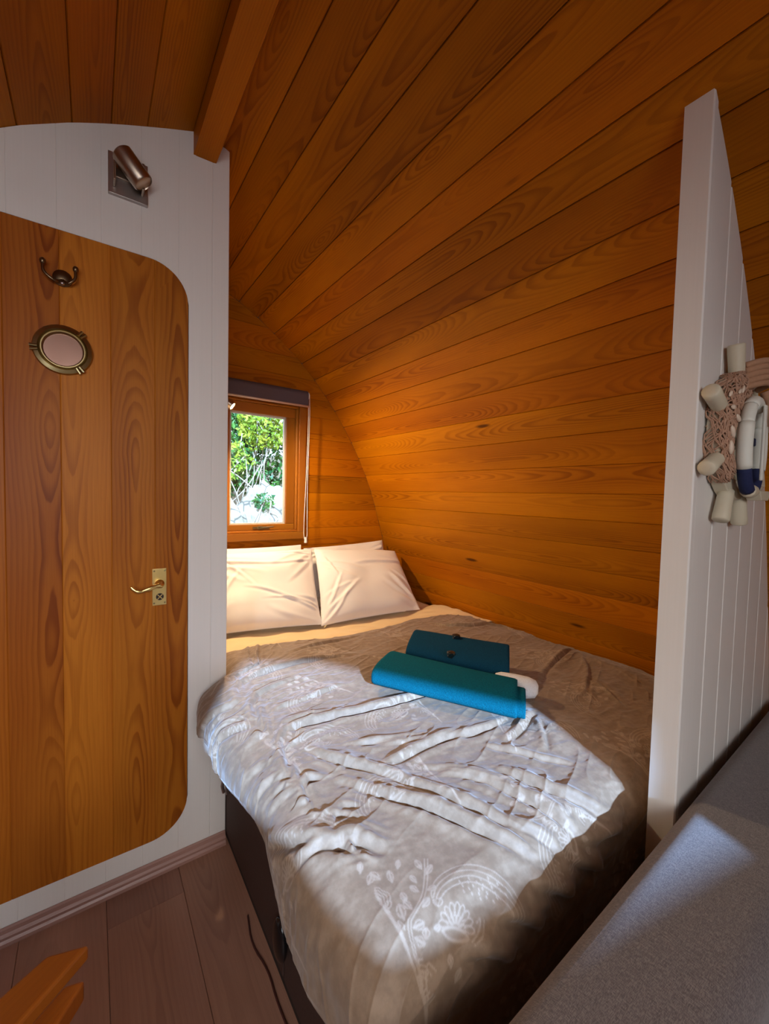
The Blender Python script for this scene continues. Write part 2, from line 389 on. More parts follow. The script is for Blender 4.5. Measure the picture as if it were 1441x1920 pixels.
# ------------------------------------------------------------------ floor
fl = MB(); fl.box(-1.2, 1.8, YF-0.05, YE+0.05, -0.06, -0.012); floor = fl.obj('floor', M['black']); tag(floor, kind='structure')
xs = [0.027+0.19*k for k in range(-7, 10)]
for i in range(len(xs)-1):
    x0, x1 = xs[i], xs[i+1]
    if x0 < -1.14 or x1 > 1.75: continue
    ys = [YF] + [YF+0.35*((i*5) % 4)+0.25+1.28*k for k in range(5)]; ys = [y for y in ys if y < YE-0.1]+[YE]
    for j in range(len(ys)-1):
        c = 0.0015; y0, y1 = ys[j]+0.0003, ys[j+1]-0.0003
        prof = [(x0+.0003, -.0015), (x0+c, 0), (x1-c, 0), (x1-.0003, -.0015), (x1-.0003, -.012), (x0+.0003, -.012)]
        v = [(x, y, z) for y in (y0, y1) for x, z in prof]; k = 6
        mesh('plank', v, [tuple(range(k)), tuple(range(2*k-1, k-1, -1))]+[(q, (q+1) % k, k+(q+1) % k, k+q) for q in range(k)], M['floor'], floor, [(p[1], p[0]-(x0+x1)/2) for p in v])

# ------------------------------------------------------------------ vertical boards between two height functions
def vplank(name, x0, x1, pieces, yf, yb, mat, parent, c=0.003, breaks=(), n=4, cl=True, cr=True):
    mb = MB(); xsamp = sorted(set([x0, x0+c, x1-c, x1]+[x0+c+(x1-x0-2*c)*i/n for i in range(1, n)]+[q for q in breaks if x0+c < q < x1-c]))
    for lo, hi, xa, xb in pieces:
        xx = [x for x in xsamp if xa-1e-6 <= x <= xb+1e-6]
        if xa > x0 and xa not in xx: xx = [xa]+xx
        if xb < x1 and xb not in xx: xx = xx+[xb]
        if len(xx) < 2: continue
        v, f, uv = [], [], []
        for x in xx:
            y = yf
            if (abs(x-x0) < 1e-6 and cl) or (abs(x-x1) < 1e-6 and cr): y = yf+c*0.8*(1 if yb > yf else -1)
            l, h = lo(x), hi(x)
            v += [(x, y, l), (x, y, h), (x, yb, h), (x, yb, l)]; uv += [(l, x-(x0+x1)/2), (h, x-(x0+x1)/2)]+[(h, x), (l, x)]
        for i in range(len(xx)-1):
            for k in range(4): f.append((4*i+k, 4*i+(k+1) % 4, 4*i+4+(k+1) % 4, 4*i+4+k))
        m = len(xx)-1; f += [(3, 2, 1, 0), (4*m, 4*m+1, 4*m+2, 4*m+3)]
        mb.add(v, f, uv)
    return mb.obj(name, mat, parent)
# door outline
DX0, DX1, DZ0, DZ1, DR = -0.40, 0.243, 0.112, 1.868, 0.105
def dtop(x, g=0.0):
    if x > DX1-DR: return DZ1-DR+math.sqrt(max(DR*DR-(x-(DX1-DR))**2, 0))+g
    if x < DX0+DR: return DZ1-DR+math.sqrt(max(DR*DR-(x-(DX0+DR))**2, 0))+g
    return DZ1+g
def dbot(x, g=0.0): return DZ0+DZ1-dtop(x)-g
def hiw(x):
    if 0.258 < x < 0.323: return 2.216+(x-.258)*.06
    if 0.323 <= x <= 0.343: return 2.221+(x-.323)/.02*.06
    return ztop(x)-0.001
wm = MB(); wm.box(-1.05, 0.35, YB+0.02, YB+0.034, 0.02, 2.0); wall_b = wm.obj('wall_bathroom', M['black']); tag(wall_b, kind='structure')
ws = [-0.166-0.096*k for k in range(10, 0, -1)]+[-0.167, -0.069, 0.026, 0.121, 0.218, 0.313]
G = 0.0025
for i in range(len(ws)-1):
    x0, x1 = ws[i], ws[i+1]
    if x0 < -1.1: continue
    cz = [] ; br = [DX1+G, DX0-G, 0.258, 0.323, 0.343, DX1-0.003, DX1-0.012, DX1-0.03, DX1-0.06]
    if x1 <= DX0-G or x0 >= DX1+G: pieces = [(lambda x: 0.0, hiw, x0, x1)]
    else:
        a, bb = max(x0, DX0-G), min(x1, DX1+G)
        pieces = [(lambda x: dtop(min(max(x, DX0), DX1), G), hiw, a, bb), (lambda x: 0.0, lambda x: dbot(min(max(x, DX0), DX1), G), a, bb)]
        if a > x0: pieces.append((lambda x: 0.0, hiw, x0, a))
        if bb < x1: pieces.append((lambda x: 0.0, hiw, bb, x1))
    vplank('plank', x0, x1, pieces, YB, YB+0.018, M['white'], wall_b, c=0.0011, breaks=br, n=12)
vplank('plank', 0.3132, 0.3635, [(lambda x: 0.0, hiw, 0.3132, 0.3635)], YB, YB+0.034, M['white'], wall_b, c=0.0016, breaks=(0.323, 0.343), n=4)
sw = MB(); sw.box(0.330, 0.362, YB+0.035, YE-0.001, 0.0, 2.262); o = sw.obj('wall_bathroom_side', M['white']); tag(o, kind='structure')
# door
door = empty('door_1', (0.2, YB, 0)); tag(door, kind='structure')
dsx = [DX0, -0.29, -0.177, -0.065, 0.046, 0.154, DX1]
for i in range(6):
    vplank('plank', dsx[i], dsx[i+1], [(lambda x: dbot(x), lambda x: dtop(x), dsx[i], dsx[i+1])], YB-0.004, YB+0.019, M['doorwood'], door, c=0.0016,
           breaks=[DX1-DR+DR*math.sin(a*PI/24) for a in range(12)]+[DX0+DR-DR*math.sin(a*PI/24) for a in range(12)], n=5, cl=i > 0, cr=i < 5)
hy = YB-0.004
hp = MB(); hp.box(0.146, 0.184, hy-0.003, hy, 0.848, 0.960); plate = hp.obj('door_handle', M['brass'], door, bevel=0.0012)
tag(plate, 'polished brass lever handle on a rectangular backplate')
def sub(parent, mb, name, mat, **kw):
    o = mb.obj(name, mat, None, **kw); o.parent = parent
    o.matrix_parent_inverse = Matrix.Translation(parent.location+(parent.parent.location if parent.parent and False else Vector())).inverted() if False else wm_inv(parent)
    return o
def wm_inv(p):
    m = Matrix.Identity(4); q = p; ch = []
    while q is not None: ch.append(q); q = q.parent
    for q in ch[::-1]: m = m @ q.matrix_parent_inverse @ q.matrix_basis
    return m.inverted()
lv = MB(); lv.lathe([(0.0, 0), (0.013, 0), (0.013, 0.004), (0.008, 0.007), (0.008, 0.030), (0.0, 0.032)], (0.165, hy-0.003, 0.914), (0, -1, 0), 20)
lp = chaikin([(0.165, hy-0.030, 0.914), (0.150, hy-0.034, 0.914), (0.125, hy-0.036, 0.905), (0.108, hy-0.036, 0.902), (0.096, hy-0.034, 0.909), (0.090, hy-0.032, 0.917)], 2)
lv.tube(lp, [0.0065+0.001*math.sin(i) if i < len(lp)-5 else 0.0055 for i in range(len(lp))], 10)
sub(plate, lv, 'lever', M['brass'], smooth=True)
kh = MB(); kh.lathe([(0, 0), (0.0105, 0), (0.0105, 0.0008), (0, 0.0008)], (0.166, hy-0.0032, 0.874), (0, -1, 0), 20); sub(plate, kh, 'keyhole', M['hole'])
kx = MB()
for a in (0.75, -0.75): kx.box(-0.0012, 0.0012, -0.0012, 0, -0.0095, 0.0095, M4=Matrix.Translation((0.166, hy-0.0042, 0.874)) @ Matrix.Rotation(a, 4, 'Y'))
sub(plate, kx, 'turn_piece', M['brass'])
for x in (0.151, 0.179):
    for z in (0.855, 0.953):
        s_ = MB(); s_.lathe([(0, 0), (0.0026, 0), (0.0022, 0.001), (0, 0.0013)], (x, hy-0.003, z), (0, -1, 0), 10); sub(plate, s_, 'screw', M['oldbrass'])
# skirting
sk = MB(); sec = [(YB-0.001, 0.0), (YB-0.016, 0.0), (YB-0.016, 0.010), (YB-0.012, 0.016), (YB-0.013, 0.024), (YB-0.009, 0.031), (YB-0.007, 0.040), (YB-0.003, 0.044), (YB-0.001, 0.044)]
v = [(x, y, z) for x in (-1.1, 0.362) for y, z in sec]; k = len(sec)
sk.add(v, [tuple(range(k)), tuple(range(2*k-1, k-1, -1))]+[(j, (j+1) % k, k+(j+1) % k, k+j) for j in range(k)], [(p[0], p[2]) for p in v])
tag(sk.obj('baseboard_left', M['skirt']), kind='structure')

# ------------------------------------------------------------------ end wall with window hole
wx0, wx1, wz0, wz1 = 0.475, 0.988, 0.936, 1.720
bk = MB()
for (a, b_, c_, d_) in ((0.30, 1.735, 0.0, wz0), (0.30, wx0, wz0, wz1), (wx1, 1.735, wz0, wz1), (0.30, 1.735, wz1, 2.31)):
    zz = np.linspace(c_, d_, 9)
    for i in range(8):
        z0, z1 = zz[i], zz[i+1]
        r0, r1 = (min(b_, xright(z0)), min(b_, xright(z1))) if b_ > 1.2 else (b_, b_)
        if r1 < a+0.005: r1 = a+0.005
        v = [(a, YE+.016, z0), (r0, YE+.016, z0), (r1, YE+.016, z1), (a, YE+.016, z1)]; v += [(x, YE+.06, z) for x, y, z in v]
        bk.add(v, [(0, 1, 2, 3), (7, 6, 5, 4), (0, 4, 5, 1), (1, 5, 6, 2), (2, 6, 7, 3), (3, 7, 4, 0)])
lz = MB(); 
wall_e = bk.obj('wall_back', M['black']); tag(wall_e, kind='structure')
zs = [0.0, 0.09, 0.19, 0.29, 0.39, 0.49, 0.59, 0.69, 0.79, 0.892, 0.994, 1.097, 1.198, 1.300, 1.404, 1.510, 1.634, 1.735, 1.84, 1.946, 2.071, 2.17, 2.29]
for i in range(len(zs)-1):
    a, b_ = zs[i], zs[i+1]; cuts = sorted(set([a, b_]+[q for q in (wz0, wz1) if a < q < b_])); mb = MB(); c = 0.0022
    for j in range(len(cuts)-1):
        z0, z1 = cuts[j], cuts[j+1]; c0 = c if j == 0 else 0; c1 = c if j == len(cuts)-2 else 0
        inh = z0 >= wz0-1e-6 and z1 <= wz1+1e-6
        for (xa, xb) in (((0.364, wx0), (wx1, None)) if inh else ((0.364, None),)):
            prof = [(YE, z0+c0), (YE, (z0+z1)/2), (YE, z1-c1), (YE+c1, z1-.0003), (YE+.015, z1-.0003), (YE+.015, z0+.0003), (YE+c0, z0+.0003)]
            v = [(xa, y, z) for y, z in prof]+[((xb if xb else max(xright(z)-0.001, xa+0.003)), y, z) for y, z in prof]; k = 7
            mb.add(v, [tuple(range(k)), tuple(range(2*k-1, k-1, -1))]+[(q, (q+1) % k, k+(q+1) % k, k+q) for q in range(k)], [(p[0], p[2]-(a+b_)/2) for p in v])
    mb.obj('plank', M['pine'], wall_e)
# window_1
win = empty('window_1', (0.73, YE, 1.3)); tag(win, kind='structure')
def frame_bars(x0, x1, z0, z1, w, yf, yb, name, mat, parent, bev=0.002, wb=None):
    wb_ = wb or w
    for (a, b_, c_, d_, al) in ((x0, x1, z0, z0+wb_, 'x'), (x0, x1, z1-w, z1, 'x'), (x0, x0+w, z0+wb_+.0003, z1-w-.0003, 'z'), (x1-w, x1, z0+wb_+.0003, z1-w-.0003, 'z')):
        m_ = MB(); m_.box(a, b_, yf, yb, c_, d_, al); o = m_.obj(name, mat, None, bevel=bev); o.parent = parent; o.matrix_parent_inverse = wm_inv(parent)
frame_bars(wx0, wx1, wz0, wz1, 0.040, YE-0.022, YE+0.05, 'frame_member', M['frame'], win)
frame_bars(wx0+0.0405, wx1-0.0405, wz0+0.0405, wz1-0.0405, 0.012, YE-0.008, YE+0.045, 'stop_bead', M['frame'], win, 0.003)
frame_bars(0.528, 0.935, 0.989, 1.667, 0.052, YE+0.010, YE+0.052, 'sash_rail', M['frame'], win, 0.003, wb=0.032)
frame_bars(0.579, 0.884, 1.0195, 1.6155, 0.010, YE+0.022, YE+0.040, 'glazing_gasket', plain('pale_gasket', (0.5, 0.48, 0.45), 0.5), win, 0.001)
gp = MB(); gp.box(0.580, 0.883, YE+0.029, YE+0.033, 1.020, 1.615); o = gp.obj('pane', M['glass'], win)
lt = MB(); lt.box(0.70, 0.79, YE+0.004, YE+0.010, 0.998, 1.008); lt.box(0.725, 0.75, YE-0.004, YE+0.006, 0.996, 1.012)
lt.tube([(0.735, YE-0.004, 1.004), (0.77, YE-0.008, 1.006), (0.81, YE-0.006, 1.008)], 0.003, 8)
o = lt.obj('latch', M['oldbrass'], win, bevel=0.001)
# roller blind
bl = empty('roller_blind', (0.75, 2.13, 1.72)); tag(bl, 'rolled up mauve grey roller blind fixed above the small window', 'blind')
r_ = MB(); r_.lathe([(0, 0), (0.026, 0), (0.026, 0.505), (0, 0.505)], (0.470, 2.120, 1.735), (1, 0, 0), 24); r_.box(0.470, 0.975, 2.094, 2.098, 1.676, 1.735)
r_.obj('fabric_roll', M['blind'], bl, auto=True)
q = MB(); q.tube([(0.470, 2.097, 1.674), (0.975, 2.097, 1.674)], 0.006, 10); q.obj('bottom_bar', plain('pale_bar', (0.55, 0.40, 0.33), 0.5), bl, smooth=True)
for x in (0.462, 0.976):
    q = MB(); q.lathe([(0, 0), (0.020, 0), (0.020, 0.008), (0.012, 0.013), (0, 0.013)], (x, 2.12, 1.735), (1, 0, 0), 18); q.box(x, x+0.006, 2.12, 2.168, 1.725, 1.755)
    q.obj('bracket', M['cord'], bl, auto=True)
xa, xb = 0.984, 0.996
q = MB(); q.tube([tuple(p) for p in chaikin([(xa-0.002, 2.115, 1.735), (xa, 2.112, 1.60), (xa-.010, 2.112, 1.25), (xa-0.020, 2.11, 1.02), (xa-0.020, 2.108, 0.945), (xa-.010, 2.106, 0.928), (xa, 2.108, 0.945), (xa+0.0, 2.11, 1.02),
    (xa-0.002, 2.112, 1.25), (xb-.004, 2.112, 1.60), (xb-.006, 2.115, 1.735)], 2)], 0.0017, 6)
q.obj('pull_cord', M['cord'], bl, smooth=True)
q = MB(); q.tube([(xa-.010, 2.104, 0.950), (xa-.010, 2.104, 0.918)], [0.007, 0.009], 10); q.obj('cord_weight', M['clear'], bl, auto=True)

# ------------------------------------------------------------------ partition at the foot of the bed
pt = MB(); pt.box(0.926, 0.9465, YP, YP+0.048, 0.0, 1.93); 
def hp_(x): return min(ztop(x)-0.002, 5)
wp = empty('wall_partition', (0.94, YP, 0)); tag(wp, kind='structure')
o = vplank('post', 0.926, 0.9470, [(lambda x: 0.0, hp_, 0.926, 0.9470)], YP, YP+0.048, M['white'], wp, c=0.003)
px_ = [0.9473, 1.049, 1.149, 1.249, 1.349, 1.449, 1.549, 1.649, 1.722]
for i in range(len(px_)-1):
    x0, x1 = px_[i]+0.0003, px_[i+1]-0.0003
    def hi_(x):
        return max(hp_(x), 0.01)
    vplank('plank', x0, x1, [(lambda x: 0.0, hi_, x0, x1)], YP+0.002, YP+0.046, M['white'], wp, c=0.0035, n=10)

# ------------------------------------------------------------------ front wall (behind the camera), unseen opening cut to shape the sun patch
op = [(-0.80, 0.62), (0.20, 0.62), (0.22, 1.00), (0.05, 1.62), (-0.20, 1.95), (-0.62, 2.02), (-0.84, 1.75)]   # opening outline, replaced below
def front_wall(op):
    bm = bmesh.new(); Z = []
    outer = [(x, z) for x, z in FULL]; 
    vo = [bm.verts.new((x, YF, z)) for x, z in outer]; vi = [bm.verts.new((x, YF, z)) for x, z in op]
    e = [bm.edges.new((vo[i], vo[(i+1) % len(vo)])) for i in range(len(vo))]+[bm.edges.new((vi[i], vi[(i+1) % len(vi)])) for i in range(len(vi))]
    bmesh.ops.triangle_fill(bm, use_beauty=True, use_dissolve=False, edges=e)
    me = bpy.data.meshes.new('wall_front'); bm.to_mesh(me); bm.free(); me.materials.append(M['white'])
    o = bpy.data.objects.new('wall_front', me); C.objects.link(o); s = o.modifiers.new('s', 'SOLIDIFY'); s.thickness = 0.05; s.offset = 0
    tag(o, kind='structure')
def back_map(x, y, z):                                   # where the sun ray through a lit point crosses the front wall
    t = (y-YF)/SUND[1]; return (x-SUND[0]*t, z-SUND[2]*t)
lit = [tuple(onz(748, 1835, .583)), tuple(onz(850, 1825, .583)), tuple(onz(1000, 1715, .580)), (0.915, 0.295, 0.570), (0.925, 0.32, 0.64), (1.03, 0.69, 0.61), (0.92, 0.69, 0.638), (0.72, 1.04, 0.640),
       (0.66, 1.28, 0.60), (0.43, 1.44, 0.60), (0.32, 1.27, 0.60), (0.255, 1.22, 0.52), (0.225, 1.12, 0.47), (0.235, 0.95, 0.48), (0.25, 0.82, 0.53), tuple(onz(556, 1608, .58)), tuple(onz(625, 1725, .582))]
front_wall([back_map(*p) for p in lit])

# ------------------------------------------------------------------ bed base
bb = empty('bed_base', (1.0, 1.2, 0)); tag(bb, 'dark brown bed base under the paisley duvet and mattress', 'bed base')
q = MB(); q.box(0.366, 1.62, 0.36, YE-0.01, 0.03, 0.37); q.obj('side_panel', M['basebed'], bb, bevel=0.006)
q = MB(); q.box(0.372, 1.60, 0.37, YE-0.015, 0.0, 0.03); q.obj('plinth', M['black'], bb)
q = MB(); q.box(0.362, 0.366, 0.37, 0.86, 0.045, 0.34); q.obj('drawer_front', M['basebed'], bb, bevel=0.0015)
q = MB(); q.box(0.362, 0.366, 0.875, 1.375, 0.045, 0.34); q.obj('drawer_front', M['basebed'], bb, bevel=0.0015)
q = MB(); q.ell((0.350, 0.865, 0.155), (0.014, 0.032, 0.050), 20, 12); q.obj('pull_knob', M['blackplastic'], bb, smooth=True)
q = MB(); q.box(0.350, 0.362, 1.335, 1.362, 0.205, 0.27); q.tube([(0.346, 1.345, 0.262), (0.340, 1.345, 0.235), (0.346, 1.348, 0.208)], 0.005, 8); q.obj('metal_catch', M['steelplate'], bb, bevel=0.002)
q = MB(); q.tube(chaikin([(0.350, 1.10, 0.004), (0.335, 1.02, 0.004), (0.352, 0.94, 0.004), (0.345, 0.86, 0.004), (0.352, 0.74, 0.004), (0.345, 0.55, 0.004)], 2), 0.0025, 8)
tag(q.obj('power_cable', plain('dark_red_cable', (0.05, 0.012, 0.008), 0.5), smooth=True), 'thin dark cable lying on the floor along the bed base', 'cable')

# ------------------------------------------------------------------ numpy noise
def vnoise(x, y, seed=0):
    xi = np.floor(x).astype(np.int64); yi = np.floor(y).astype(np.int64); fx = x-xi; fy = y-yi
    fx = fx*fx*(3-2*fx); fy = fy*fy*(3-2*fy)
    def h(a, b):
        n = (a*374761393 + b*668265263 + seed*1442695041) & 0x7fffffff
        n = ((n ^ (n >> 13))*1274126177) & 0x7fffffff
        return ((n ^ (n >> 16)) & 0xffff)/65535.0
    return (h(xi, yi)*(1-fx)+h(xi+1, yi)*fx)*(1-fy)+(h(xi, yi+1)*(1-fx)+h(xi+1, yi+1)*fx)*fy
def grid_obj(name, X, Y, Z, mat, parent=None, attr=None):
    n, m = X.shape; co = np.stack([X, Y, Z], -1).reshape(-1, 3).astype(np.float32)
    idx = np.arange(n*m).reshape(n, m); f = np.stack([idx[:-1, :-1], idx[1:, :-1], idx[1:, 1:], idx[:-1, 1:]], -1).reshape(-1, 4)
    me = bpy.data.meshes.new(name); me.vertices.add(n*m); me.vertices.foreach_set('co', co.ravel())
    me.loops.add(f.size); me.loops.foreach_set('vertex_index', f.ravel().astype(np.int32)); me.polygons.add(len(f))
    me.polygons.foreach_set('loop_start', np.arange(0, f.size, 4, dtype=np.int32)); me.update(calc_edges=True)
    me.polygons.foreach_set('use_smooth', np.ones(len(f), bool)); me.materials.append(mat)
    if attr is not None:
        a = me.attributes.new('print', 'FLOAT', 'POINT'); a.data.foreach_set('value', attr.ravel().astype(np.float32))
    me.validate()
    o = bpy.data.objects.new(name, me); C.objects.link(o)
    if parent: o.parent = parent; o.matrix_parent_inverse = wm_inv(parent)
    return o
# ------------------------------------------------------------------ mattress with fitted sheet
mt = empty('mattress', (1.0, 1.2, 0.37)); tag(mt, 'mattress under a cream fitted sheet showing below the pillows', 'mattress')
q = MB(); q.box(0.372, 1.60, 0.40, YE-0.012, 0.372, 0.535); q.obj('mattress_core', M['sheet'], mt, bevel=0.03)
u = np.linspace(0, 1, 300); vv = np.linspace(0, 1, 200); U, V = np.meshgrid(u, vv, indexing='ij')
Xs = 0.368+U*(1.632-0.368); Ys = 1.30+V*(YE-0.014-1.30)
ed = np.minimum(np.minimum(Xs-0.368, 1.64-Xs), 0.05)/0.05
Zs = 0.552-0.02*(1-np.clip(ed, 0, 1))**2
fold = np.maximum(0, vnoise(Xs*9+Ys*5, Ys*16-Xs*9, 3)-0.45)
Zs = Zs + 0.016*fold + 0.006*vnoise(Xs*22+Ys*30, Ys*14-Xs*8, 5) + 0.03*np.clip((Xs-1.35)/0.2, 0, 1)*np.clip((1.75-Ys)/0.1, 0, 1)
grid_obj('fitted_sheet', Xs, Ys, Zs, M['sheet'], mt)

# ------------------------------------------------------------------ duvet
XC, RR, TT = 0.345, 0.075, 0.590
def px2c(p):
    h = onz(p[0], p[1], TT)
    if h[0] >= XC: return (h[0], h[1])
    g = onx(p[0], p[1], 0.288); s = max(0.0, (TT-RR)-g[2])+RR*PI/2
    if g[2] > TT-RR: s = RR*PI/2*np.clip((TT-g[2])/RR, 0, 1)**0.7
    return (XC-s, g[1])
FOLDS = [  # (pixel polyline, height)
 ([(678,1229),(576,1246),(491,1265),(443,1292),(419,1323),(404,1357),(402,1399),(412,1440)], 1.2),
 ([(589,1267),(525,1289),(474,1316),(443,1350),(428,1394),(428,1428),(436,1470)], 1.2),
 ([(500,1300),(455,1326),(432,1356),(418,1400),(420,1440)], 0.9),
 ([(649,1284),(576,1314),(516,1335),(487,1355)], 0.6),
 ([(860,1290),(720,1326),(637,1345),(576,1362),(528,1382),(496,1413),(477,1447),(474,1480)], 1.5),
 ([(649,1331),(576,1350),(528,1369),(501,1399),(486,1430)], 0.9),
 ([(564,1369),(525,1394),(505,1430),(494,1480),(492,1520)], 1.1),
 ([(474,1212),(440,1250),(419,1282),(404,1316)], 0.9),
 ([(552,1418),(525,1459),(512,1495)], 0.8),
 ([(563,1404),(619,1429),(716,1451),(786,1484),(880,1520),(960,1560),(1040,1600)], 1.3),
 ([(880,1370),(799,1404),(758,1423),(716,1445)], 1.2),
 ([(619,1465),(674,1482),(744,1504),(813,1526),(907,1566),(995,1599),(1047,1613)], 1.4),
 ([(619,1464),(569,1470),(535,1495),(522,1534)], 0.9),
 ([(522,1582),(591,1579),(647,1579),(688,1590),(730,1607)], 1.6),
 ([(577,1515),(635,1515),(680,1520)], 0.6),
 ([(549,1557),(605,1551),(674,1562),(730,1579)], 0.9),
 ([(547,1443),(527,1470),(515,1507),(512,1540)], 0.8),
 ([(530,1440),(512,1475),(503,1510)], 0.7),
 ([(577,1607),(565,1640)], 0.8),
 ([(820,1456),(893,1464),(966,1494),(1024,1520),(1097,1558)], 1.3),
 ([(907,1444),(966,1462),(1039,1494),(1082,1502),(1141,1517),(1199,1502)], 1.2),
 ([(780,1440),(860,1450),(960,1478),(1030,1505)], 0.8),
 ([(820,1508),(907,1534),(966,1555),(1024,1569),(1077,1590)], 1.0),
 ([(960,1352),(907,1377),(820,1392),(700,1400)], 0.9),
 ([(1007,1336),(985,1372),(950,1398)], 0.9),
 ([(1010,1350),(1025,1390),(1030,1420)], 0.6),
 ([(820,1380),(720,1392),(640,1400)], 0.7),
 ([(900,1400),(980,1420),(1080,1440)], 0.6),
 ([(1208,1520),(1170,1534),(1141,1555),(1090,1560)], 1.2),
 ([(1199,1584),(1141,1590),(1097,1587)], 1.2),
 ([(1150,1640),(1080,1635),(1010,1640)], 1.2),
 ([(1090,1700),(1010,1690),(930,1700)], 1.0),
 ([(1030,1760),(960,1750),(880,1770)], 1.0),
 ([(1210,1290),(1150,1255),(1100,1235)], 0.6), ([(1100,1310),(1110,1265),(1095,1232)], 0.6), ([(1180,1330),(1130,1290),(1085,1270)],0.5),
 ([(800,1170),(860,1180),(930,1168),(980,1185)], 0.9), ([(1010,1290),(1030,1250),(1080,1215)], 0.7), ([(930,1160),(980,1175),(1040,1215)], 0.6),
 ([(440,1215),(418,1250),(405,1290)], 0.7), ([(520,1235),(600,1215),(690,1190)], 0.5),
]
def resamp(pl, n=7):
    pl = np.array(pl, float); L_ = np.concatenate([[0], np.cumsum(np.hypot(*np.diff(pl, axis=0).T))]); q_ = np.linspace(0, L_[-1], n)
    return np.stack([np.interp(q_, L_, pl[:, 0]), np.interp(q_, L_, pl[:, 1])], -1)
for i_, j_, w_ in [(0,1,.5),(1,2,.5),(1,3,.6),(4,5,.5),(4,6,.5),(5,6,.5),(9,11,.5),(14,15,.5),(12,16,.35),(12,16,.7),(16,17,.5),(13,15,.5),(6,16,.5),(6,17,.5),(10,23,.5),(0,7,.5),(2,7,.5),(0,3,.5),(7,39,.5)]:
    A_, B_ = resamp(FOLDS[i_][0]), resamp(FOLDS[j_][0])
    if np.hypot(*(A_[0]-B_[0])) > np.hypot(*(A_[0]-B_[-1])): B_ = B_[::-1]
    FOLDS.append(([tuple(p) for p in (A_*w_+B_*(1-w_))], 0.45))
nc, ny = 760, 900
cpar = np.linspace(0, 1, nc); ypar = np.linspace(0, 1, ny)**1.25; CU, YV = np.meshgrid(cpar, ypar, indexing='ij')
CR = 1.622
yk = [(0.0, 0.15), (0.40, 0.165), (0.46, 0.177), (0.53, 0.197), (0.64, 0.200), (0.70, 0.160), (0.745, 0.118), (0.80, 0.112), (0.90, 0.128), (1.0, 0.150), (1.09, 0.168), (1.20, 0.150), (1.31, 0.135), (1.38, 0.11), (1.45, 0.10), (2.0, 0.10)]
y_head = lambda x: np.interp(x, [0.3, 0.425, 0.57, 0.8, 1.07, 1.28, 1.5, 1.64], [1.62, 1.595, 1.55, 1.522, 1.522, 1.545, 1.50, 1.38])
YC, RY = 0.445, 0.085                                    # foot roll
T0 = YC - RY*PI/2 - 0.16                                # path coordinate of foot hem
Yp = T0 + YV*(y_head(XC+(CU)*(CR-XC)) - T0)
hem = np.interp(Yp, [a for a, _ in yk], [b for _, b in yk])
cmin = XC-hem; Cc = cmin + CU*(CR-cmin)
Yp = T0 + YV*(y_head(np.maximum(Cc, 0.3)) - T0)
xc = XC + 0.100*np.clip((Yp-1.335)/0.06, 0, 1)
s = np.maximum(XC-Cc, 0); a = np.minimum(s/RR, PI/2)
r_eff = RR*(1-0.0*s)
Xd = np.where(Cc > XC, Cc + (xc-XC)*np.clip(1-(Cc-XC)/0.25, 0, 1), xc - RR*np.sin(a) - 0.10*np.maximum(s-RR*PI/2, 0)*0)
dx_ = np.where(Cc > XC, 0, RR*(1-np.cos(a)) + np.maximum(s-RR*PI/2, 0))
ty = np.maximum(YC-Yp, 0); ay = np.minimum(ty/RY, PI/2)
Yd = np.where(Yp > YC, Yp, YC-RY*np.sin(ay)); dy_ = RY*(1-np.cos(ay))+np.maximum(ty-RY*PI/2, 0)
Zd = TT - dx_ - dy_
inner = np.clip((Cc-XC)/0.15, 0, 1)*np.clip((Yp-0.5)/0.15, 0, 1)
Zd += (0.022*(vnoise(Cc*3.2, Yp*3.2, 11)-0.35))*inner
hd = np.clip((YV-0.975)/0.025, 0, 1); Zd -= 0.022*hd**2
Zd -= 0.02*np.clip((Cc-1.5)/0.12, 0, 1)**2
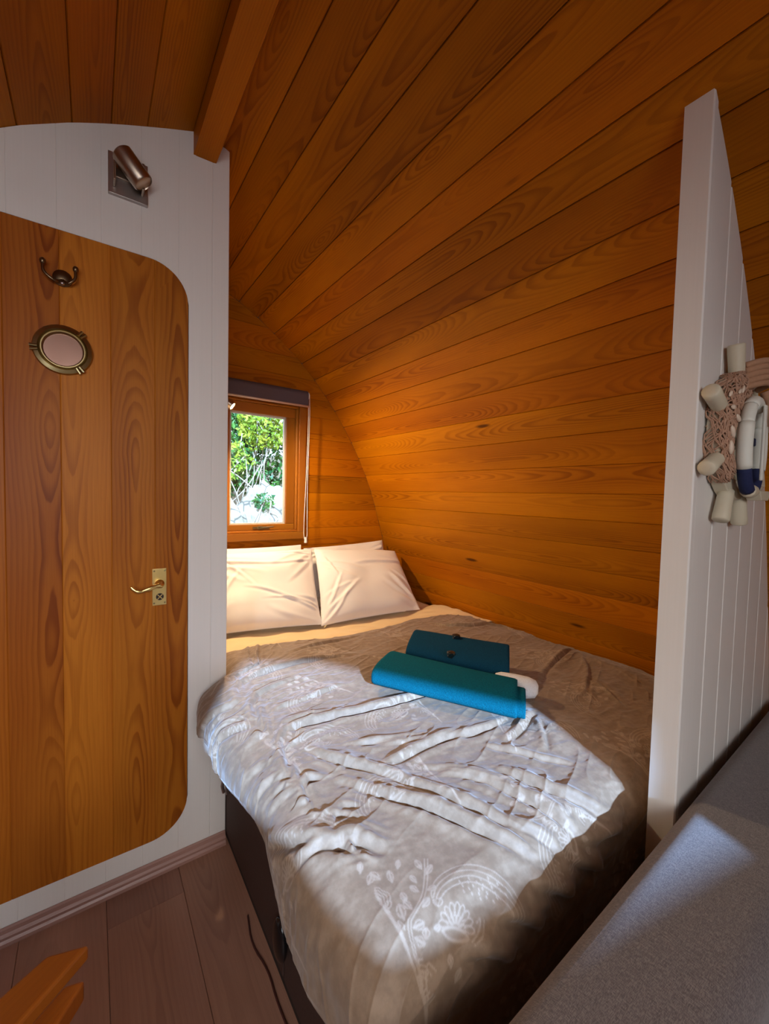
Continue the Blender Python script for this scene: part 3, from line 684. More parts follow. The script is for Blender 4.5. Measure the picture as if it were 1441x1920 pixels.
# left side bulges
Xd -= (0.018*np.exp(-((Yp-1.27)/0.08)**2) + 0.010*np.exp(-((Yp-1.0)/0.14)**2) + 0.008*np.exp(-((Yp-0.52)/0.1)**2))*np.clip(s/0.06, 0, 1)*np.clip((1.385-Yp)/0.03, 0, 1)
D = np.zeros_like(Xd, dtype=np.float32); Dp = D.copy(); Dn = D.copy()
Cf = Cc.astype(np.float32); Yf = Yp.astype(np.float32)
for poly, amp in FOLDS:
    pts = [np.array(px2c(p), dtype=np.float32) for p in poly]
    pts = [np.array(p, dtype=np.float32) for p in chaikin(pts, 1)]
    P_ = np.array(pts); mg = 0.07
    mask = (Cf > P_[:, 0].min()-mg) & (Cf < P_[:, 0].max()+mg) & (Yf > P_[:, 1].min()-mg) & (Yf < P_[:, 1].max()+mg)
    ii = np.nonzero(mask)
    if len(ii[0]) == 0: continue
    c_, y_ = Cf[ii], Yf[ii]; best = np.full(c_.shape, 9.0, np.float32); sg = np.zeros_like(best); tt = np.zeros_like(best)
    L = np.concatenate([[0], np.cumsum(np.hypot(*np.diff(P_, axis=0).T))]); Lt = L[-1]
    dP = np.diff(P_, axis=0); gref = 1.0 if float((0.35*dP[:, 1]+0.94*dP[:, 0]).sum()) >= 0 else -1.0
    for k in range(len(P_)-1):
        A, B = P_[k], P_[k+1]; e = B-A; l = float(np.hypot(*e)); 
        if l < 1e-5: continue
        e = e/l
        t = np.clip((c_-A[0])*e[0]+(y_-A[1])*e[1], 0, l); dx = c_-(A[0]+e[0]*t); dy = y_-(A[1]+e[1]*t); dd = np.hypot(dx, dy)
        cr = dx*e[1]-dy*e[0]                               # side; make + = towards the foot (smaller y)/ left
        sgn = np.where(cr >= 0, 1.0, -1.0)
        if (e[1]*-1*0 - e[0]*-1) * 1.0 < 0: pass
        side = sgn; ref = gref
        m_ = dd < best; best = np.where(m_, dd, best); sg = np.where(m_, side*ref, sg); tt = np.where(m_, (L[k]+t)/Lt, tt)
    taper = np.clip(np.minimum(tt, 1-tt)/0.30, 0, 1)**0.8; far = np.exp(-(best/0.06)**4)
    ds = best*sg                                         # + on the camera/foot side
    wv = 1+0.25*np.sin(tt*9+amp*20)
    ws_ = 0.7+0.5*min(amp, 1.3)
    prof = -0.60*np.exp(-(ds/(0.0050*ws_))**2) + 0.75*np.exp(-((ds+0.012*ws_)/(0.0080*ws_))**2) + 0.45*np.exp(-((ds+0.020*ws_)/(0.022*ws_))**2) + 0.25*np.exp(-((ds-0.018)/0.012)**2)
    dv = (prof*taper*far*amp*0.0135*wv).astype(np.float32); Dp[ii] = np.maximum(Dp[ii], dv); Dn[ii] = np.minimum(Dn[ii], dv)
# soft and fine creases everywhere
fine = (vnoise(Cc*14+Yp*16, Yp*60-Cc*12, 21)-0.5)*0.0022 + (vnoise(Cc*40, Yp*120+Cc*30, 22)-0.5)*0.0016 + (vnoise(Cc*6, Yp*9, 23)-0.5)*0.010
rid = 1-np.abs(2*vnoise(Cc*7+Yp*9+0.6*vnoise(Cc*9, Yp*9, 31), Yp*26-Cc*10, 24)-1); fine += 0.0030*(rid**4)
flat = 1-0.75*np.exp(-(((Cc-0.42)/0.16)**2+((Yp-0.47)/0.10)**2))      # the smooth area by the foot corner
D = Dp+Dn
for _ in range(3):
    D[1:-1] = 0.25*D[:-2]+0.5*D[1:-1]+0.25*D[2:]; D[:, 1:-1] = 0.25*D[:, :-2]+0.5*D[:, 1:-1]+0.25*D[:, 2:]
D = 0.019*np.tanh(D/0.019); D = D + fine*flat*np.clip((Cc-cmin)/0.01, 0.3, 1)
gx = [np.gradient(q) for q in (Xd, Yd, Zd)]
N1 = np.stack([gx[0][0], gx[1][0], gx[2][0]], -1); N2 = np.stack([gx[0][1], gx[1][1], gx[2][1]], -1)
Nn = np.cross(N1, N2); Nn /= np.linalg.norm(Nn, axis=-1, keepdims=True)+1e-9
Nn *= np.sign(Nn[..., 2:3]+1e-6)*1.0
side_ = (s > RR*PI/2)[..., None]; Nn = np.where(side_, np.array([-1.0, 0, 0]), Nn)
foot_ = (ty > RY*PI/2)[..., None] & ~side_; Nn = np.where(foot_, np.array([0, -1.0, 0]), Nn)
Xd = Xd+Nn[..., 0]*D; Yd = Yd+Nn[..., 1]*D; Zd = Zd+Nn[..., 2]*D
Xd = np.where(Yp > 1.375, np.maximum(Xd, 0.368), Xd)
# --- woven paisley print, drawn in cloth coordinates
RES = 0.0011; CX0, CY0 = -0.05, -0.05; RW, RH = int(1.8/RES), int(1.9/RES); ras = np.zeros((RW, RH), np.float32)
yy, xx_ = np.meshgrid(np.arange(-4.0, 5), np.arange(-4.0, 5))
def stamp(c, y, r, val=1.0):
    i = int((c-CX0)/RES); j = int((y-CY0)/RES)
    if 5 < i < RW-6 and 5 < j < RH-6:
        k = np.clip(1.35-np.hypot(xx_-((c-CX0)/RES-i), yy-((y-CY0)/RES-j))/(0.72*r/RES), 0, 1)*val
        w_ = ras[i-4:i+5, j-4:j+5]; np.maximum(w_, k, out=w_)
def stroke(pts, r=0.0018, val=1.0):
    pts = np.array(pts)
    for k in range(len(pts)-1):
        l = np.hypot(*(pts[k+1]-pts[k])); n = max(1, int(l/0.0016))
        for t in range(n): q = pts[k]+(pts[k+1]-pts[k])*t/n; stamp(q[0], q[1], r, val)
def motif_px(poly): return [np.array(px2c(p)) for p in poly]
prims = []                                              # (points, radius) in cloth coordinates
def PP(poly, r=0.0017, it=2): prims.append((np.array(chaikin([np.array(px2c(p)) for p in poly], it)), r))
for off in (0, 9, 18, 28):                              # big paisley: nested outlines
    PP([(812+off*.3,1690+off*.2),(806+off*.6,1672+off*.5),(818+off*.7,1646+off*.7),(850+off*.4,1625+off),(890,1619+off),(935-off*.2,1630+off),(975-off*.4,1655+off*.9),(1000-off*.9,1690)], 0.0016)
PP([(812,1690),(820,1697),(830,1690),(828,1682),(820,1684)])
for k in range(26):
    a_ = k*2.4; PP([(905+34*math.cos(a_)*(k/26)**.5*1.4, 1655+12*math.sin(a_)*(k/26)**.5*1.5), (908+34*math.cos(a_)*(k/26)**.5*1.4, 1659+12*math.sin(a_)*(k/26)**.5*1.5)], 0.0020, 0)
for k in range(9):                                      # lotus flower
    a_ = PI*(0.02+k/8*0.96); cx, cy = 858, 1722
    def pe(rr, da): return (cx+36*rr*math.cos(a_+da), cy-40*rr*math.sin(a_+da))
    PP([pe(.45, -.1), pe(.8, -.2), pe(1.0, 0), pe(.8, .2), pe(.45, .1)])
for k in range(5):
    a_ = PI*(0.15+k/4*0.7); PP([(858+8*math.cos(a_), 1722-8*math.sin(a_)), (858+17*math.cos(a_), 1722-19*math.sin(a_))], 0.0030, 0)
PP([(832,1730),(845,1722),(870,1722),(884,1732),(870,1740),(845,1740),(832,1730)], 0.0030)
PP([(888,1735),(902,1715),(905,1697),(896,1708)]); PP([(893,1738),(910,1720),(912,1700)])
for dx0 in (0, 6): PP([(754+dx0,1820),(752+dx0,1770),(758+dx0,1735),(775+dx0,1708),(792+dx0,1680),(796+dx0,1640),(795+dx0,1610)])
for dx0 in (0, 5): PP([(758,1735+dx0),(740,1722+dx0),(715,1722+dx0),(697,1737+dx0)])
def leaf(cx, cy, a_, L_, w_):
    ca, sa = math.cos(a_), math.sin(a_)
    def q(u_, v_): return (cx+(u_*ca-v_*sa)*L_, cy-(u_*sa+v_*ca)*L_)
    PP([q(0, 0), q(.5, w_), q(1, 0), q(.5, -w_), q(0, 0)], 0.0020); PP([q(0.1, 0), q(.85, 0)], 0.0030, 0)
for args in [(757,1725,1.9,34,.3),(775,1735,.5,26,.35),(778,1750,-.3,24,.4),(792,1700,.9,22,.3),(772,1705,2.4,24,.3),(762,1690,2.2,20,.35),(800,1670,.4,20,.3),(784,1672,2.6,20,.3),
             (780,1655,2.3,18,.3),(798,1640,1.0,22,.3),(790,1630,2.2,22,.3),(735,1655,1.9,24,.3),(712,1650,2.6,24,.35),(690,1660,1.2,24,.35),(675,1640,1.6,20,.3),(745,1630,1.5,18,.3),(815,1730,.3,14,.4),(800,1748,1.6,18,.45),
             (880,1800,1.4,26,.3),(860,1780,2.0,22,.3),(700,1745,4.4,24,.4),(720,1755,4.0,20,.4)]: leaf(*args)
for k in range(4):                                      # scalloped carnation
    rr = 12+6*k; PP([(703+rr*math.cos(t*.35)*(1+.10*math.sin(t*2.4)), 1692+rr*.85*math.sin(t*.35)*(1+.1*math.sin(t*2.4))) for t in range(19)])
for k in range(4):
    rr = 14+9*k; PP([(800+rr*math.cos(t*.33), 1815-rr*.9*math.sin(t*.33)) for t in range(2+k, 19)])
for k in range(4):
    PP([(770+k*10,1790+k*8),(800,1776+k*9),(830-k*8,1790+k*9)], .0018)
PP([(690,1760),(705,1790),(728,1815),(738,1850)]); PP([(680,1765),(695,1795),(718,1820),(728,1855)])
allp = np.concatenate([p for p, _ in prims]); ctr = allp.mean(0); 
tiles = [(0, 0, 0, False)]
for i_ in range(-1, 5):
    for j_ in range(-1, 6):
        if (i_, j_) != (0, 0): tiles.append((i_*0.345+(0.17 if j_ % 2 else 0), j_*0.235, 0.35*((i_*3+j_*5) % 4-1.5), (i_+j_) % 2 == 1))
for ox, oy, rot, flip in tiles:
    ca, sa = math.cos(rot), math.sin(rot); sc = 1.0 if (ox, oy) == (0, 0) else 0.95
    for pts, r_s in prims:
        q = (pts-ctr)*sc
        if flip: q = q*np.array([-1, 1])
        q = np.stack([q[:, 0]*ca-q[:, 1]*sa, q[:, 0]*sa+q[:, 1]*ca], -1)+ctr+np.array([ox, oy])
        if q[:, 0].max() < 0.05 or q[:, 0].min() > 1.7 or q[:, 1].max() < 0 or q[:, 1].min() > 1.7: continue
        stroke(q, r_s)
I = np.clip(((Cc-CX0)/RES), 0, RW-2); J = np.clip(((Yp-CY0)/RES), 0, RH-2); i0 = I.astype(int); j0 = J.astype(int); fi = I-i0; fj = J-j0
pr = (ras[i0, j0]*(1-fi)+ras[i0+1, j0]*fi)*(1-fj)+(ras[i0, j0+1]*(1-fi)+ras[i0+1, j0+1]*fi)*fj
duv = grid_obj('duvet', Xd, Yd, Zd, M['duvet'], None, pr)
tag(duv, 'rumpled grey blue duvet with a pale paisley and flower print across the bed', 'duvet')

# ------------------------------------------------------------------ pillows
def pillow(label, BL, BR, TR, TL, T, seed, group='white pillows at the head of the bed'):
    BL, BR, TR, TL = map(np.array, (BL, BR, TR, TL)); n = 110
    a_, b_ = np.meshgrid(np.linspace(-1, 1, n), np.linspace(-1, 1, n), indexing='ij')
    pinch = 0.035
    A = a_*(1-pinch*(1-b_**2)*np.abs(a_)**3); B = b_*(1-pinch*(1-a_**2)*np.abs(b_)**3)
    U_, V_ = (A+1)/2, (B+1)/2
    Pm = (BL*((1-U_)*(1-V_))[..., None]+BR*(U_*(1-V_))[..., None]+TR*(U_*V_)[..., None]+TL*((1-U_)*V_)[..., None])
    nn = np.cross(BR-BL, TL-BL); nn /= np.linalg.norm(nn); 
    if nn[1] > 0: nn = -nn
    th = T*np.clip(1-np.abs(a_)**3.2, 0, 1)**0.6*np.clip(1-np.abs(b_)**2.8, 0, 1)**0.6
    rr = np.random.default_rng(seed)
    wr = np.zeros_like(th)
    for k in range(16):                                  # creases fanning out of the corners and seams
        cx, cy = rr.choice([-1, 1]), rr.choice([-1, 1])*rr.uniform(.5, 1); an = math.atan2(-cy, -cx)+rr.uniform(-.6, .6); ln_ = rr.uniform(.5, 1.5)
        u_ = (a_-cx)*math.cos(an)+(b_-cy)*math.sin(an); v_ = -(a_-cx)*math.sin(an)+(b_-cy)*math.cos(an)+0.14*np.sin(u_*2.2+k)
        wd = rr.uniform(.025, .06)
        wr += rr.uniform(.4, 1.0)*(np.exp(-(v_/wd)**2)-0.6*np.exp(-((v_-1.7*wd)/wd)**2))*np.clip(u_/0.12, 0, 1)*np.clip((ln_-u_)/0.4, 0, 1)
    edge = np.clip((1-np.maximum(np.abs(a_), np.abs(b_)))/0.10, 0, 1)
    dsp = th + wr*0.0085*(0.25+0.75*edge) + (vnoise(a_*2.2+seed, b_*2.2, seed)-.5)*0.018*edge
    F = Pm+nn*dsp[..., None]; K = Pm-nn*(th*0.55)[..., None]
    v = np.concatenate([F.reshape(-1, 3), K.reshape(-1, 3)]); idx = np.arange(n*n).reshape(n, n)
    f = [(idx[i, j], idx[i+1, j], idx[i+1, j+1], idx[i, j+1]) for i in range(n-1) for j in range(n-1)]
    f += [tuple(n*n+q for q in t[::-1]) for t in f]
    bd = [idx[i, 0] for i in range(n)]+[idx[n-1, j] for j in range(1, n)]+[idx[i, n-1] for i in range(n-2, -1, -1)]+[idx[0, j] for j in range(n-2, 0, -1)]
    for i in range(len(bd)): p_, q_ = bd[i], bd[(i+1) % len(bd)]; f.append((p_, q_, n*n+q_, n*n+p_))
    o = mesh('pillow', v, f, M['pillow'], None, None, True, loc=tuple(BL)); tag(o, label, 'pillow', group); return o
pillow('front white pillow at the left, its edge cut off by the white wall', (0.375, 1.83, 0.575), (0.885, 1.715, 0.575), (0.985, 2.045, 0.892), (0.385, 2.045, 0.895), 0.072, 3)
pillow('front white pillow at the right with creases curving to its corner', (0.875, 1.705, 0.572), (1.455, 1.665, 0.575), (1.525, 2.00, 0.850), (0.990, 2.03, 0.890), 0.070, 8)
pillow('rear white pillow under the window, mostly hidden by the left front one', (0.39, 1.985, 0.58), (0.93, 1.985, 0.58), (0.955, 2.125, 0.905), (0.40, 2.125, 0.912), 0.028, 12)
pillow('rear white pillow at the right, only its top corner showing near the curved wall', (0.965, 1.98, 0.58), (1.50, 1.965, 0.58), (1.515, 2.125, 0.905), (0.97, 2.125, 0.885), 0.028, 15)

# ------------------------------------------------------------------ towels
def towel(name, label, fl, fr, br_, bl_, zf, zb, z0, mat, layers, seed, group=None, extra=True):
    # plan corners front-left, front-right, back-right, back-left (xy); folded layers with rounded front fold
    t_ = empty(name, ((fl[0]+br_[0])/2, (fl[1]+br_[1])/2, z0)); tag(t_, label, 'towel', group)
    fl, fr, br_, bl_ = map(lambda q_: np.array(q_, float), (fl, fr, br_, bl_)); nu, nv = 60, 44
    FL0, FR0, BR0, BL0 = fl, fr, br_, bl_
    for k in range(layers):
        if extra and k == 1:
            ex_ = (FR0-FL0)/np.linalg.norm(FR0-FL0); fl = FL0+(FR0-FL0)*0.5; bl_ = BL0+(BR0-BL0)*0.5; fl = fl*0.93+bl_*0.07; fr = FR0*0.93+BR0*0.07+ex_*0.022; br_ = BR0*0.8+FR0*0.2+ex_*0.022; bl_ = bl_*0.8+fl*0.2
        h0, h1 = (0, 1) if k == 0 else (0, 0.86)
        u_ = np.linspace(0, 1, nu); ph = np.linspace(0, 2*PI, nv, endpoint=False)
        Uq, Pq = np.meshgrid(u_, ph, indexing='ij')
        sx = np.sign(np.cos(Pq))*np.abs(np.cos(Pq))**0.75; sz = np.sign(np.sin(Pq))*np.abs(np.sin(Pq))**(0.62)
        dpt = (1-sx)/2                                   # 0 front ... 1 back
        dpt = dpt*(1.0-0.02*k)+0.012*k
        endr = 1-0.10*np.clip(1-np.minimum(Uq, 1-Uq)/0.02, 0, 1)**2
        Fp = fl*(1-Uq)[..., None]+fr*Uq[..., None]; Bp = bl_*(1-Uq)[..., None]+br_*Uq[..., None]
        XY = Fp*(1-dpt)[..., None]+Bp*dpt[..., None]
        Ht = (zf*(1-dpt)+zb*dpt)-z0
        sag = 0.006*(vnoise(Uq*3+seed, dpt*2+k, seed)-.5)
        Zq = z0+Ht*(h0+(h1-h0)*(0.5+0.5*sz*endr*0.99))+sag*(h0+0.5)
        v = np.concatenate([np.stack([XY[..., 0], XY[..., 1], Zq], -1).reshape(-1, 3)]); 
        f = [(i*nv+j, i*nv+(j+1) % nv, (i+1)*nv+(j+1) % nv, (i+1)*nv+j) for i in range(nu-1) for j in range(nv)]
        f += [tuple(range(nv)), tuple((nu-1)*nv+j for j in range(nv))]
        mesh('folded_layer', v, f, mat, t_, None, True)
    return t_
towel('bath_towel', 'larger bright teal folded towel in front on the bed', (0.695, 1.015), (0.905, 0.640), (1.035, 0.735), (0.855, 1.115), 0.672, 0.668, 0.600, M['teal'], 2, 4, 'folded towels on the duvet')
towel('hand_towel', 'darker petrol blue folded towel leaning behind the teal one', (0.885, 1.085), (1.050, 0.775), (1.205, 0.895), (1.030, 1.200), 0.672, 0.694, 0.600, M['petrol'], 1, 9, 'folded towels on the duvet')
q = MB()
ax = Vector((0.50, -0.87, 0))
q.tube([Vector((1.005, 0.80, 0.632))+ax*k for k in (0, 0.006, 0.02, 0.06, 0.10, 0.122, 0.130)], [0.012, 0.024, 0.030, 0.032, 0.031, 0.025, 0.012], 18)
tag(q.obj('face_cloth', M['whitecloth'], None, True), 'small rolled white cloth tucked beside the right end of the towels', 'cloth')
for (cx, cy, cz, lab) in ((1.070, 1.025, 0.684, 'small shiny dark glass pebble lying on the rear darker towel'), (0.945, 0.925, 0.680, 'small shiny dark glass pebble in the gap between the two towels')):
    bm = bmesh.new(); bmesh.ops.create_icosphere(bm, subdivisions=2, radius=0.0155)
    for v_ in bm.verts: v_.co = Vector((v_.co.x*1.0, v_.co.y*0.9, v_.co.z*0.8))*(1+0.12*math.sin(v_.co.x*900+v_.co.z*700))
    me = bpy.data.meshes.new('glass_pebble'); bm.to_mesh(me); bm.free(); me.materials.append(M['foil']); o = bpy.data.objects.new('glass_pebble', me); C.objects.link(o); o.location = (cx, cy, cz+0.006)
    tag(o, lab, 'pebble', 'glass pebbles on the towels')
# ------------------------------------------------------------------ spotlights
def spot(name, label, base, wall_n, up_, head_c, head_d, lens_mat, L_=0.092, r=0.0235):
    n = Vector(wall_n).normalized(); u_ = Vector(up_); s_ = n.cross(u_).normalized(); base = Vector(base)
    t_ = empty(name, tuple(base)); tag(t_, label, 'wall light')
    R4 = Matrix((( s_.x, u_.x, n.x, base.x), (s_.y, u_.y, n.y, base.y), (s_.z, u_.z, n.z, base.z), (0, 0, 0, 1)))
    q = MB(); q.box(-0.047, 0.047, -0.055, 0.055, 0.0, 0.012, M4=R4); q.obj('back_plate', M['steelplate'], t_, bevel=0.0015)
    q = MB(); q.box(-0.036, -0.030, -0.036, 0.036, 0.012, 0.045, M4=R4); q.box(0.030, 0.036, -0.036, 0.036, 0.012, 0.045, M4=R4); q.box(-0.036, 0.036, -0.012, 0.012, 0.012, 0.018, M4=R4)
    q.obj('yoke', M['steel'], t_, bevel=0.002)
    hc = Vector(head_c); d = Vector(head_d).normalized()
    q = MB(); q.lathe([(0, 0), (r-0.004, 0), (r, 0.004), (r, L_-0.004), (r-0.003, L_), (r-0.004, L_-0.003), (0, L_-0.004)], hc-d*L_/2, d, 28); q.obj('lamp_head', M['steel'], t_, auto=True)
    q = MB(); q.lathe([(0, 0), (r-0.005, 0), (r-0.006, 0.002), (0, 0.003)], hc+d*(L_/2-0.004), d, 24); q.obj('lamp_lens', lens_mat, t_, True)
    q = MB(); q.tube([base+n*0.014, hc], 0.007, 10); q.obj('pivot', M['steel'], t_, True)
    return t_
spot('wall_spotlight', 'brushed metal wall spotlight on the white wall above the door, unlit', (0.089, YB, 2.062), (0, -1, 0), (0, 0, 1), (0.096, YB-0.055, 2.066), (0.62, -0.12, -0.78), M['lens'], 0.084, 0.0275)
spot('reading_spotlight', 'lit reading spotlight peeping out past the white wall edge beside the window', (0.3625, 1.88, 1.60), (1, 0, 0), (0, 0, 1), (0.478, 1.865, 1.588), (0.55, -0.30, -0.45), M['bulb'], 0.07, 0.020)
light('reading_bulb', 'SPOT', (0.512, 1.845, 1.553), (0.45, -0.22, -0.75), 42.0, (1.0, 0.74, 0.42), shadow_soft_size=0.02, spot_size=math.radians(168), spot_blend=0.7)

# ------------------------------------------------------------------ coat hook and porthole on the door
hk = empty('coat_hook', (-0.06, hy, 1.745)); tag(hk, 'small dark metal double coat hook high on the wooden door', 'hook')
q = MB(); q.lathe([(0, 0), (0.021, 0), (0.021, 0.004), (0.015, 0.008), (0.007, 0.011), (0, 0.011)], (-0.058, hy, 1.745), (0, -1, 0), 22); q.obj('rose', M['darkbrass'], hk, auto=True)
for sg_, ex, ez in ((-1, -0.0965, 1.768), (1, -0.030, 1.768)):
    q = MB(); q.tube(chaikin([(-0.058, hy-0.008, 1.738), (-0.058+sg_*0.010, hy-0.020, 1.728), ((ex-0.058)/2, hy-0.026, 1.727), (ex, hy-0.026, 1.742), (ex, hy-0.024, ez-0.006)], 2), 0.0038, 8)
    q.ell((ex, hy-0.024, ez), (0.0068, 0.0068, 0.0085), 10, 8); q.obj('prong', M['darkbrass'], hk, True)
q = MB(); q.ell((-0.058, hy-0.016, 1.727), (0.006, 0.006, 0.005), 10, 8); q.obj('boss', M['steelplate'], hk, True)
ph_ = empty('porthole_mirror', (-0.058, hy, 1.560)); tag(ph_, 'round brass porthole frame with a pinkish mirror on the wooden door', 'porthole')
pc = (-0.058, hy, 1.560)
q = MB(); q.lathe([(0.064, 0), (0.064, 0.006), (0.062, 0.010), (0.053, 0.013), (0.051, 0.010), (0.049, 0.008), (0.047, 0.012), (0.0445, 0.012), (0.041, 0.005), (0.041, 0)], pc, (0, -1, 0), 56); q.obj('brass_ring', M['oldbrass'], ph_, auto=True)
q = MB(); q.lathe([(0, 0.003), (0.0415, 0.003)], pc, (0, -1, 0), 48); q.lathe([(0, 0.001), (0.0415, 0.001)], pc, (0, -1, 0), 48); q.obj('mirror_glass', M['mirror'], ph_, True)
for an in (0.85, 3.25, 5.35):
    q = MB()
    for d_ in (-0.045, 0.045):
        c_, s2 = math.cos(an+d_*1.6), math.sin(an+d_*1.6)
        q.tube([(pc[0]+c_*0.052, hy-0.014, pc[2]+s2*0.052), (pc[0]+c_*0.068, hy-0.013, pc[2]+s2*0.068)], 0.0040, 8)
    q.obj('hinge_lug', M['oldbrass'], ph_, auto=True)

# ------------------------------------------------------------------ ship's wheel on the partition
WC = (1.10, YP-0.016, 1.335); wh = empty('ships_wheel', WC); tag(wh, 'cream wooden ship wheel decoration with net and shells hung on the white partition', 'wall decoration')
def wp_(r, a, y=0.0): return (WC[0]+r*math.cos(a), WC[1]+y, WC[2]+r*math.sin(a))
q = MB(); N = 64; k0 = 0; v, f = [], []
for i in range(N):
    a = 2*PI*i/N
    for r, y in ((0.092, -0.009), (0.128, -0.009), (0.130, -0.007), (0.130, 0.014), (0.090, 0.014), (0.090, -0.007)): v.append(wp_(r, a, y))
for i in range(N):
    for j in range(6): f.append((i*6+j, i*6+(j+1) % 6, ((i+1) % N)*6+(j+1) % 6, ((i+1) % N)*6+j))
q.add(v, f); q.obj('rim', M['cream'], wh, auto=True)
for deg in (103, 158, 203, 246, 285, 328, 12, 56):
    a = math.radians(deg); q = MB()
    rs = [0.122, 0.1225, 0.135, 0.155, 0.175, 0.186, 0.1885, 0.189]; ra = [0.004, 0.0135, 0.0138, 0.0142, 0.0150, 0.0150, 0.013, 0.004]
    q.tube([wp_(r, a, -0.002) for r in rs], ra, 14); q.obj('spoke_handle', M['cream'], wh, True)
for deg in (12, 103, 203, 285):
    a = math.radians(deg); q = MB(); q.tube([wp_(0.02, a, 0), wp_(0.092, a, 0)], 0.006, 10); q.obj('spoke', M['cream'], wh, True)
q = MB(); q.lathe([(0, -0.008), (0.022, -0.008), (0.024, 0), (0.024, 0.012), (0.012, 0.02), (0, 0.02)], WC, (0, -1, 0), 24); q.obj('hub', M['cream'], wh, auto=True)
# lifebuoy hanging in front of the wheel
BC = (1.085, YP-0.046, 1.312); lbv = empty('life_ring', BC); tag(lbv, 'little white and navy toy life ring hanging inside the ship wheel', 'decoration')
for k in range(8):
    q = MB(); a0, a1 = 2*PI*k/8-0.39, 2*PI*(k+1)/8-0.39
    if k in (5, 7): a0, a1 = a0-(0.10 if k == 7 else -0.12), a1+(0.10 if k == 5 else -0.12)
    elif k == 6: a0, a1 = a0+0.14, a1-0.14
    elif k % 2: a0, a1 = a0+0.12, a1-0.12
    else: a0, a1 = a0-0.12, a1+0.12
    q.tube([(BC[0]+0.052*math.cos(a0+(a1-a0)*t/8), BC[1], BC[2]+0.090*math.sin(a0+(a1-a0)*t/8)) for t in range(9)], 0.012 if k % 2 else 0.0132, 12)
    q.obj('ring_section', M['ringwhite'] if k in (0, 1, 2, 3, 4) else (M['navy'] if k in (5, 7) else M['cream']), lbv, True)
q = MB(); q.box(1.085, 1.098, YP-0.064, YP-0.059, 1.245, 1.395); q.obj('wooden_slat', M['ringwhite'], lbv, bevel=0.002)
q = MB(); q.box(1.040, 1.180, YP-0.043, YP-0.038, 1.318, 1.334); q.obj('navy_band', M['navy'], lbv, bevel=0.002)
# small sailing boat ornament on the right
sb = empty('toy_boat', (1.14, YP-0.05, 1.24)); tag(sb, 'small cream toy sailing boat hanging at the right of the ship wheel', 'decoration')
q = MB(); v = [(1.100, YP-.06, 1.225), (1.180, YP-.06, 1.225), (1.165, YP-.06, 1.205), (1.115, YP-.06, 1.205)]; v += [(x, YP-.035, z) for x, y, z in v]
q.add(v, [(0, 1, 2, 3), (7, 6, 5, 4), (0, 4, 5, 1), (1, 5, 6, 2), (2, 6, 7, 3), (3, 7, 4, 0)]); q.obj('hull', M['cream'], sb, bevel=0.002)
q = MB(); v = [(1.130, YP-.052, 1.235), (1.172, YP-.052, 1.235), (1.132, YP-.052, 1.335)]; v += [(x, YP-.046, z) for x, y, z in v]
q.add(v, [(0, 1, 2), (5, 4, 3), (0, 3, 4, 1), (1, 4, 5, 2), (2, 5, 3, 0)]); q.obj('sail', M['cream'], sb)
q = MB(); q.tube([(1.127, YP-.048, 1.22), (1.127, YP-.048, 1.345)], 0.0025, 8); q.obj('mast', M['cream'], sb, True)
# net draped over rim
nt = empty('fishing_net', (1.04, YP-0.03, 1.40)); tag(nt, 'beige fishing net with shells draped over the left side of the ship wheel', 'net')
q = MB(); rs = np.random.default_rng(5)
def npt(t, w):                                            # t along the rim, w from its outer side over the front
    a = math.radians(84+t*142)
    if w < 0.32: r = 0.1345; y = 0.012-(w/0.32)*0.026
    else: ww = (w-0.32)/0.68; r = 0.1345-ww*0.075*(0.85+0.2*math.sin(t*5)); y = -0.014-0.005*math.sin(ww*PI)
    return (WC[0]+r*math.cos(a), WC[1]+y, WC[2]+r*math.sin(a))
for k in range(46):
    ph0 = rs.uniform(0, 6); w0 = rs.uniform(0.0, 1.0); pts = []
    for i in range(30):
        t = i/29; w_ = w0+0.16*math.sin(t*16+ph0)+0.09*math.sin(t*37+ph0*2); p_ = npt(t, min(max(w_, -0.05), 1.08)); pts.append((p_[0], p_[1]+rs.uniform(-.003, .003), p_[2]))
    q.tube(pts, 0.0015, 5)
for k in range(70):
    t0 = rs.uniform(0, .97); p0 = npt(t0, rs.uniform(-.05, .5)); p1 = npt(t0+rs.uniform(-.03, .05), rs.uniform(.5, 1.05)); q.tube([p0, ((p0[0]+p1[0])/2+.002, p0[1]-.003, (p0[2]+p1[2])/2), p1], 0.0012, 5)
o = q.obj('net_mesh', M['net'], nt, True); o['kind'] = 'stuff'
for i, (t, w_, sz) in enumerate(((0.10, .35, .008), (0.30, .55, .006), (.36, .5, .006), (.52, .45, .007), (.55, .75, .008), (.68, .55, .009), (.78, .5, .009), (.02, .2, .010), (.45, .3, .006))):
    p_ = npt(t, w_); q = MB(); q.ell((p_[0], p_[1]-0.004, p_[2]), (sz*.7, sz*.5, sz*1.5), 10, 8, Matrix.Rotation(i*0.5, 3, 'Y')); q.obj('shell', M['shell'], nt, True)
# rope knot at upper right
rk = empty('rope_bundle', (1.115, YP-0.04, 1.46)); tag(rk, 'beige rope bundle and knotted cord at the upper right of the ship wheel', 'rope')
for k in range(5):
    q = MB(); zz = 1.485-k*0.011; q.tube(chaikin([(1.075, YP-.03, zz-.008), (1.090, YP-.055, zz), (1.130, YP-.060, zz+.004), (1.150, YP-.035, zz-.002)], 2), 0.0065, 8); q.obj('rope_strand', M['rope'], rk, True)
q = MB(); q.tube(chaikin([(1.130, YP-.05, 1.43), (1.137, YP-.055, 1.41), (1.125, YP-.06, 1.395), (1.140, YP-.055, 1.375), (1.160, YP-.05, 1.37), (1.175, YP-.045, 1.355)], 2), 0.008, 8); q.obj('rope_tail', M['rope'], rk, True)

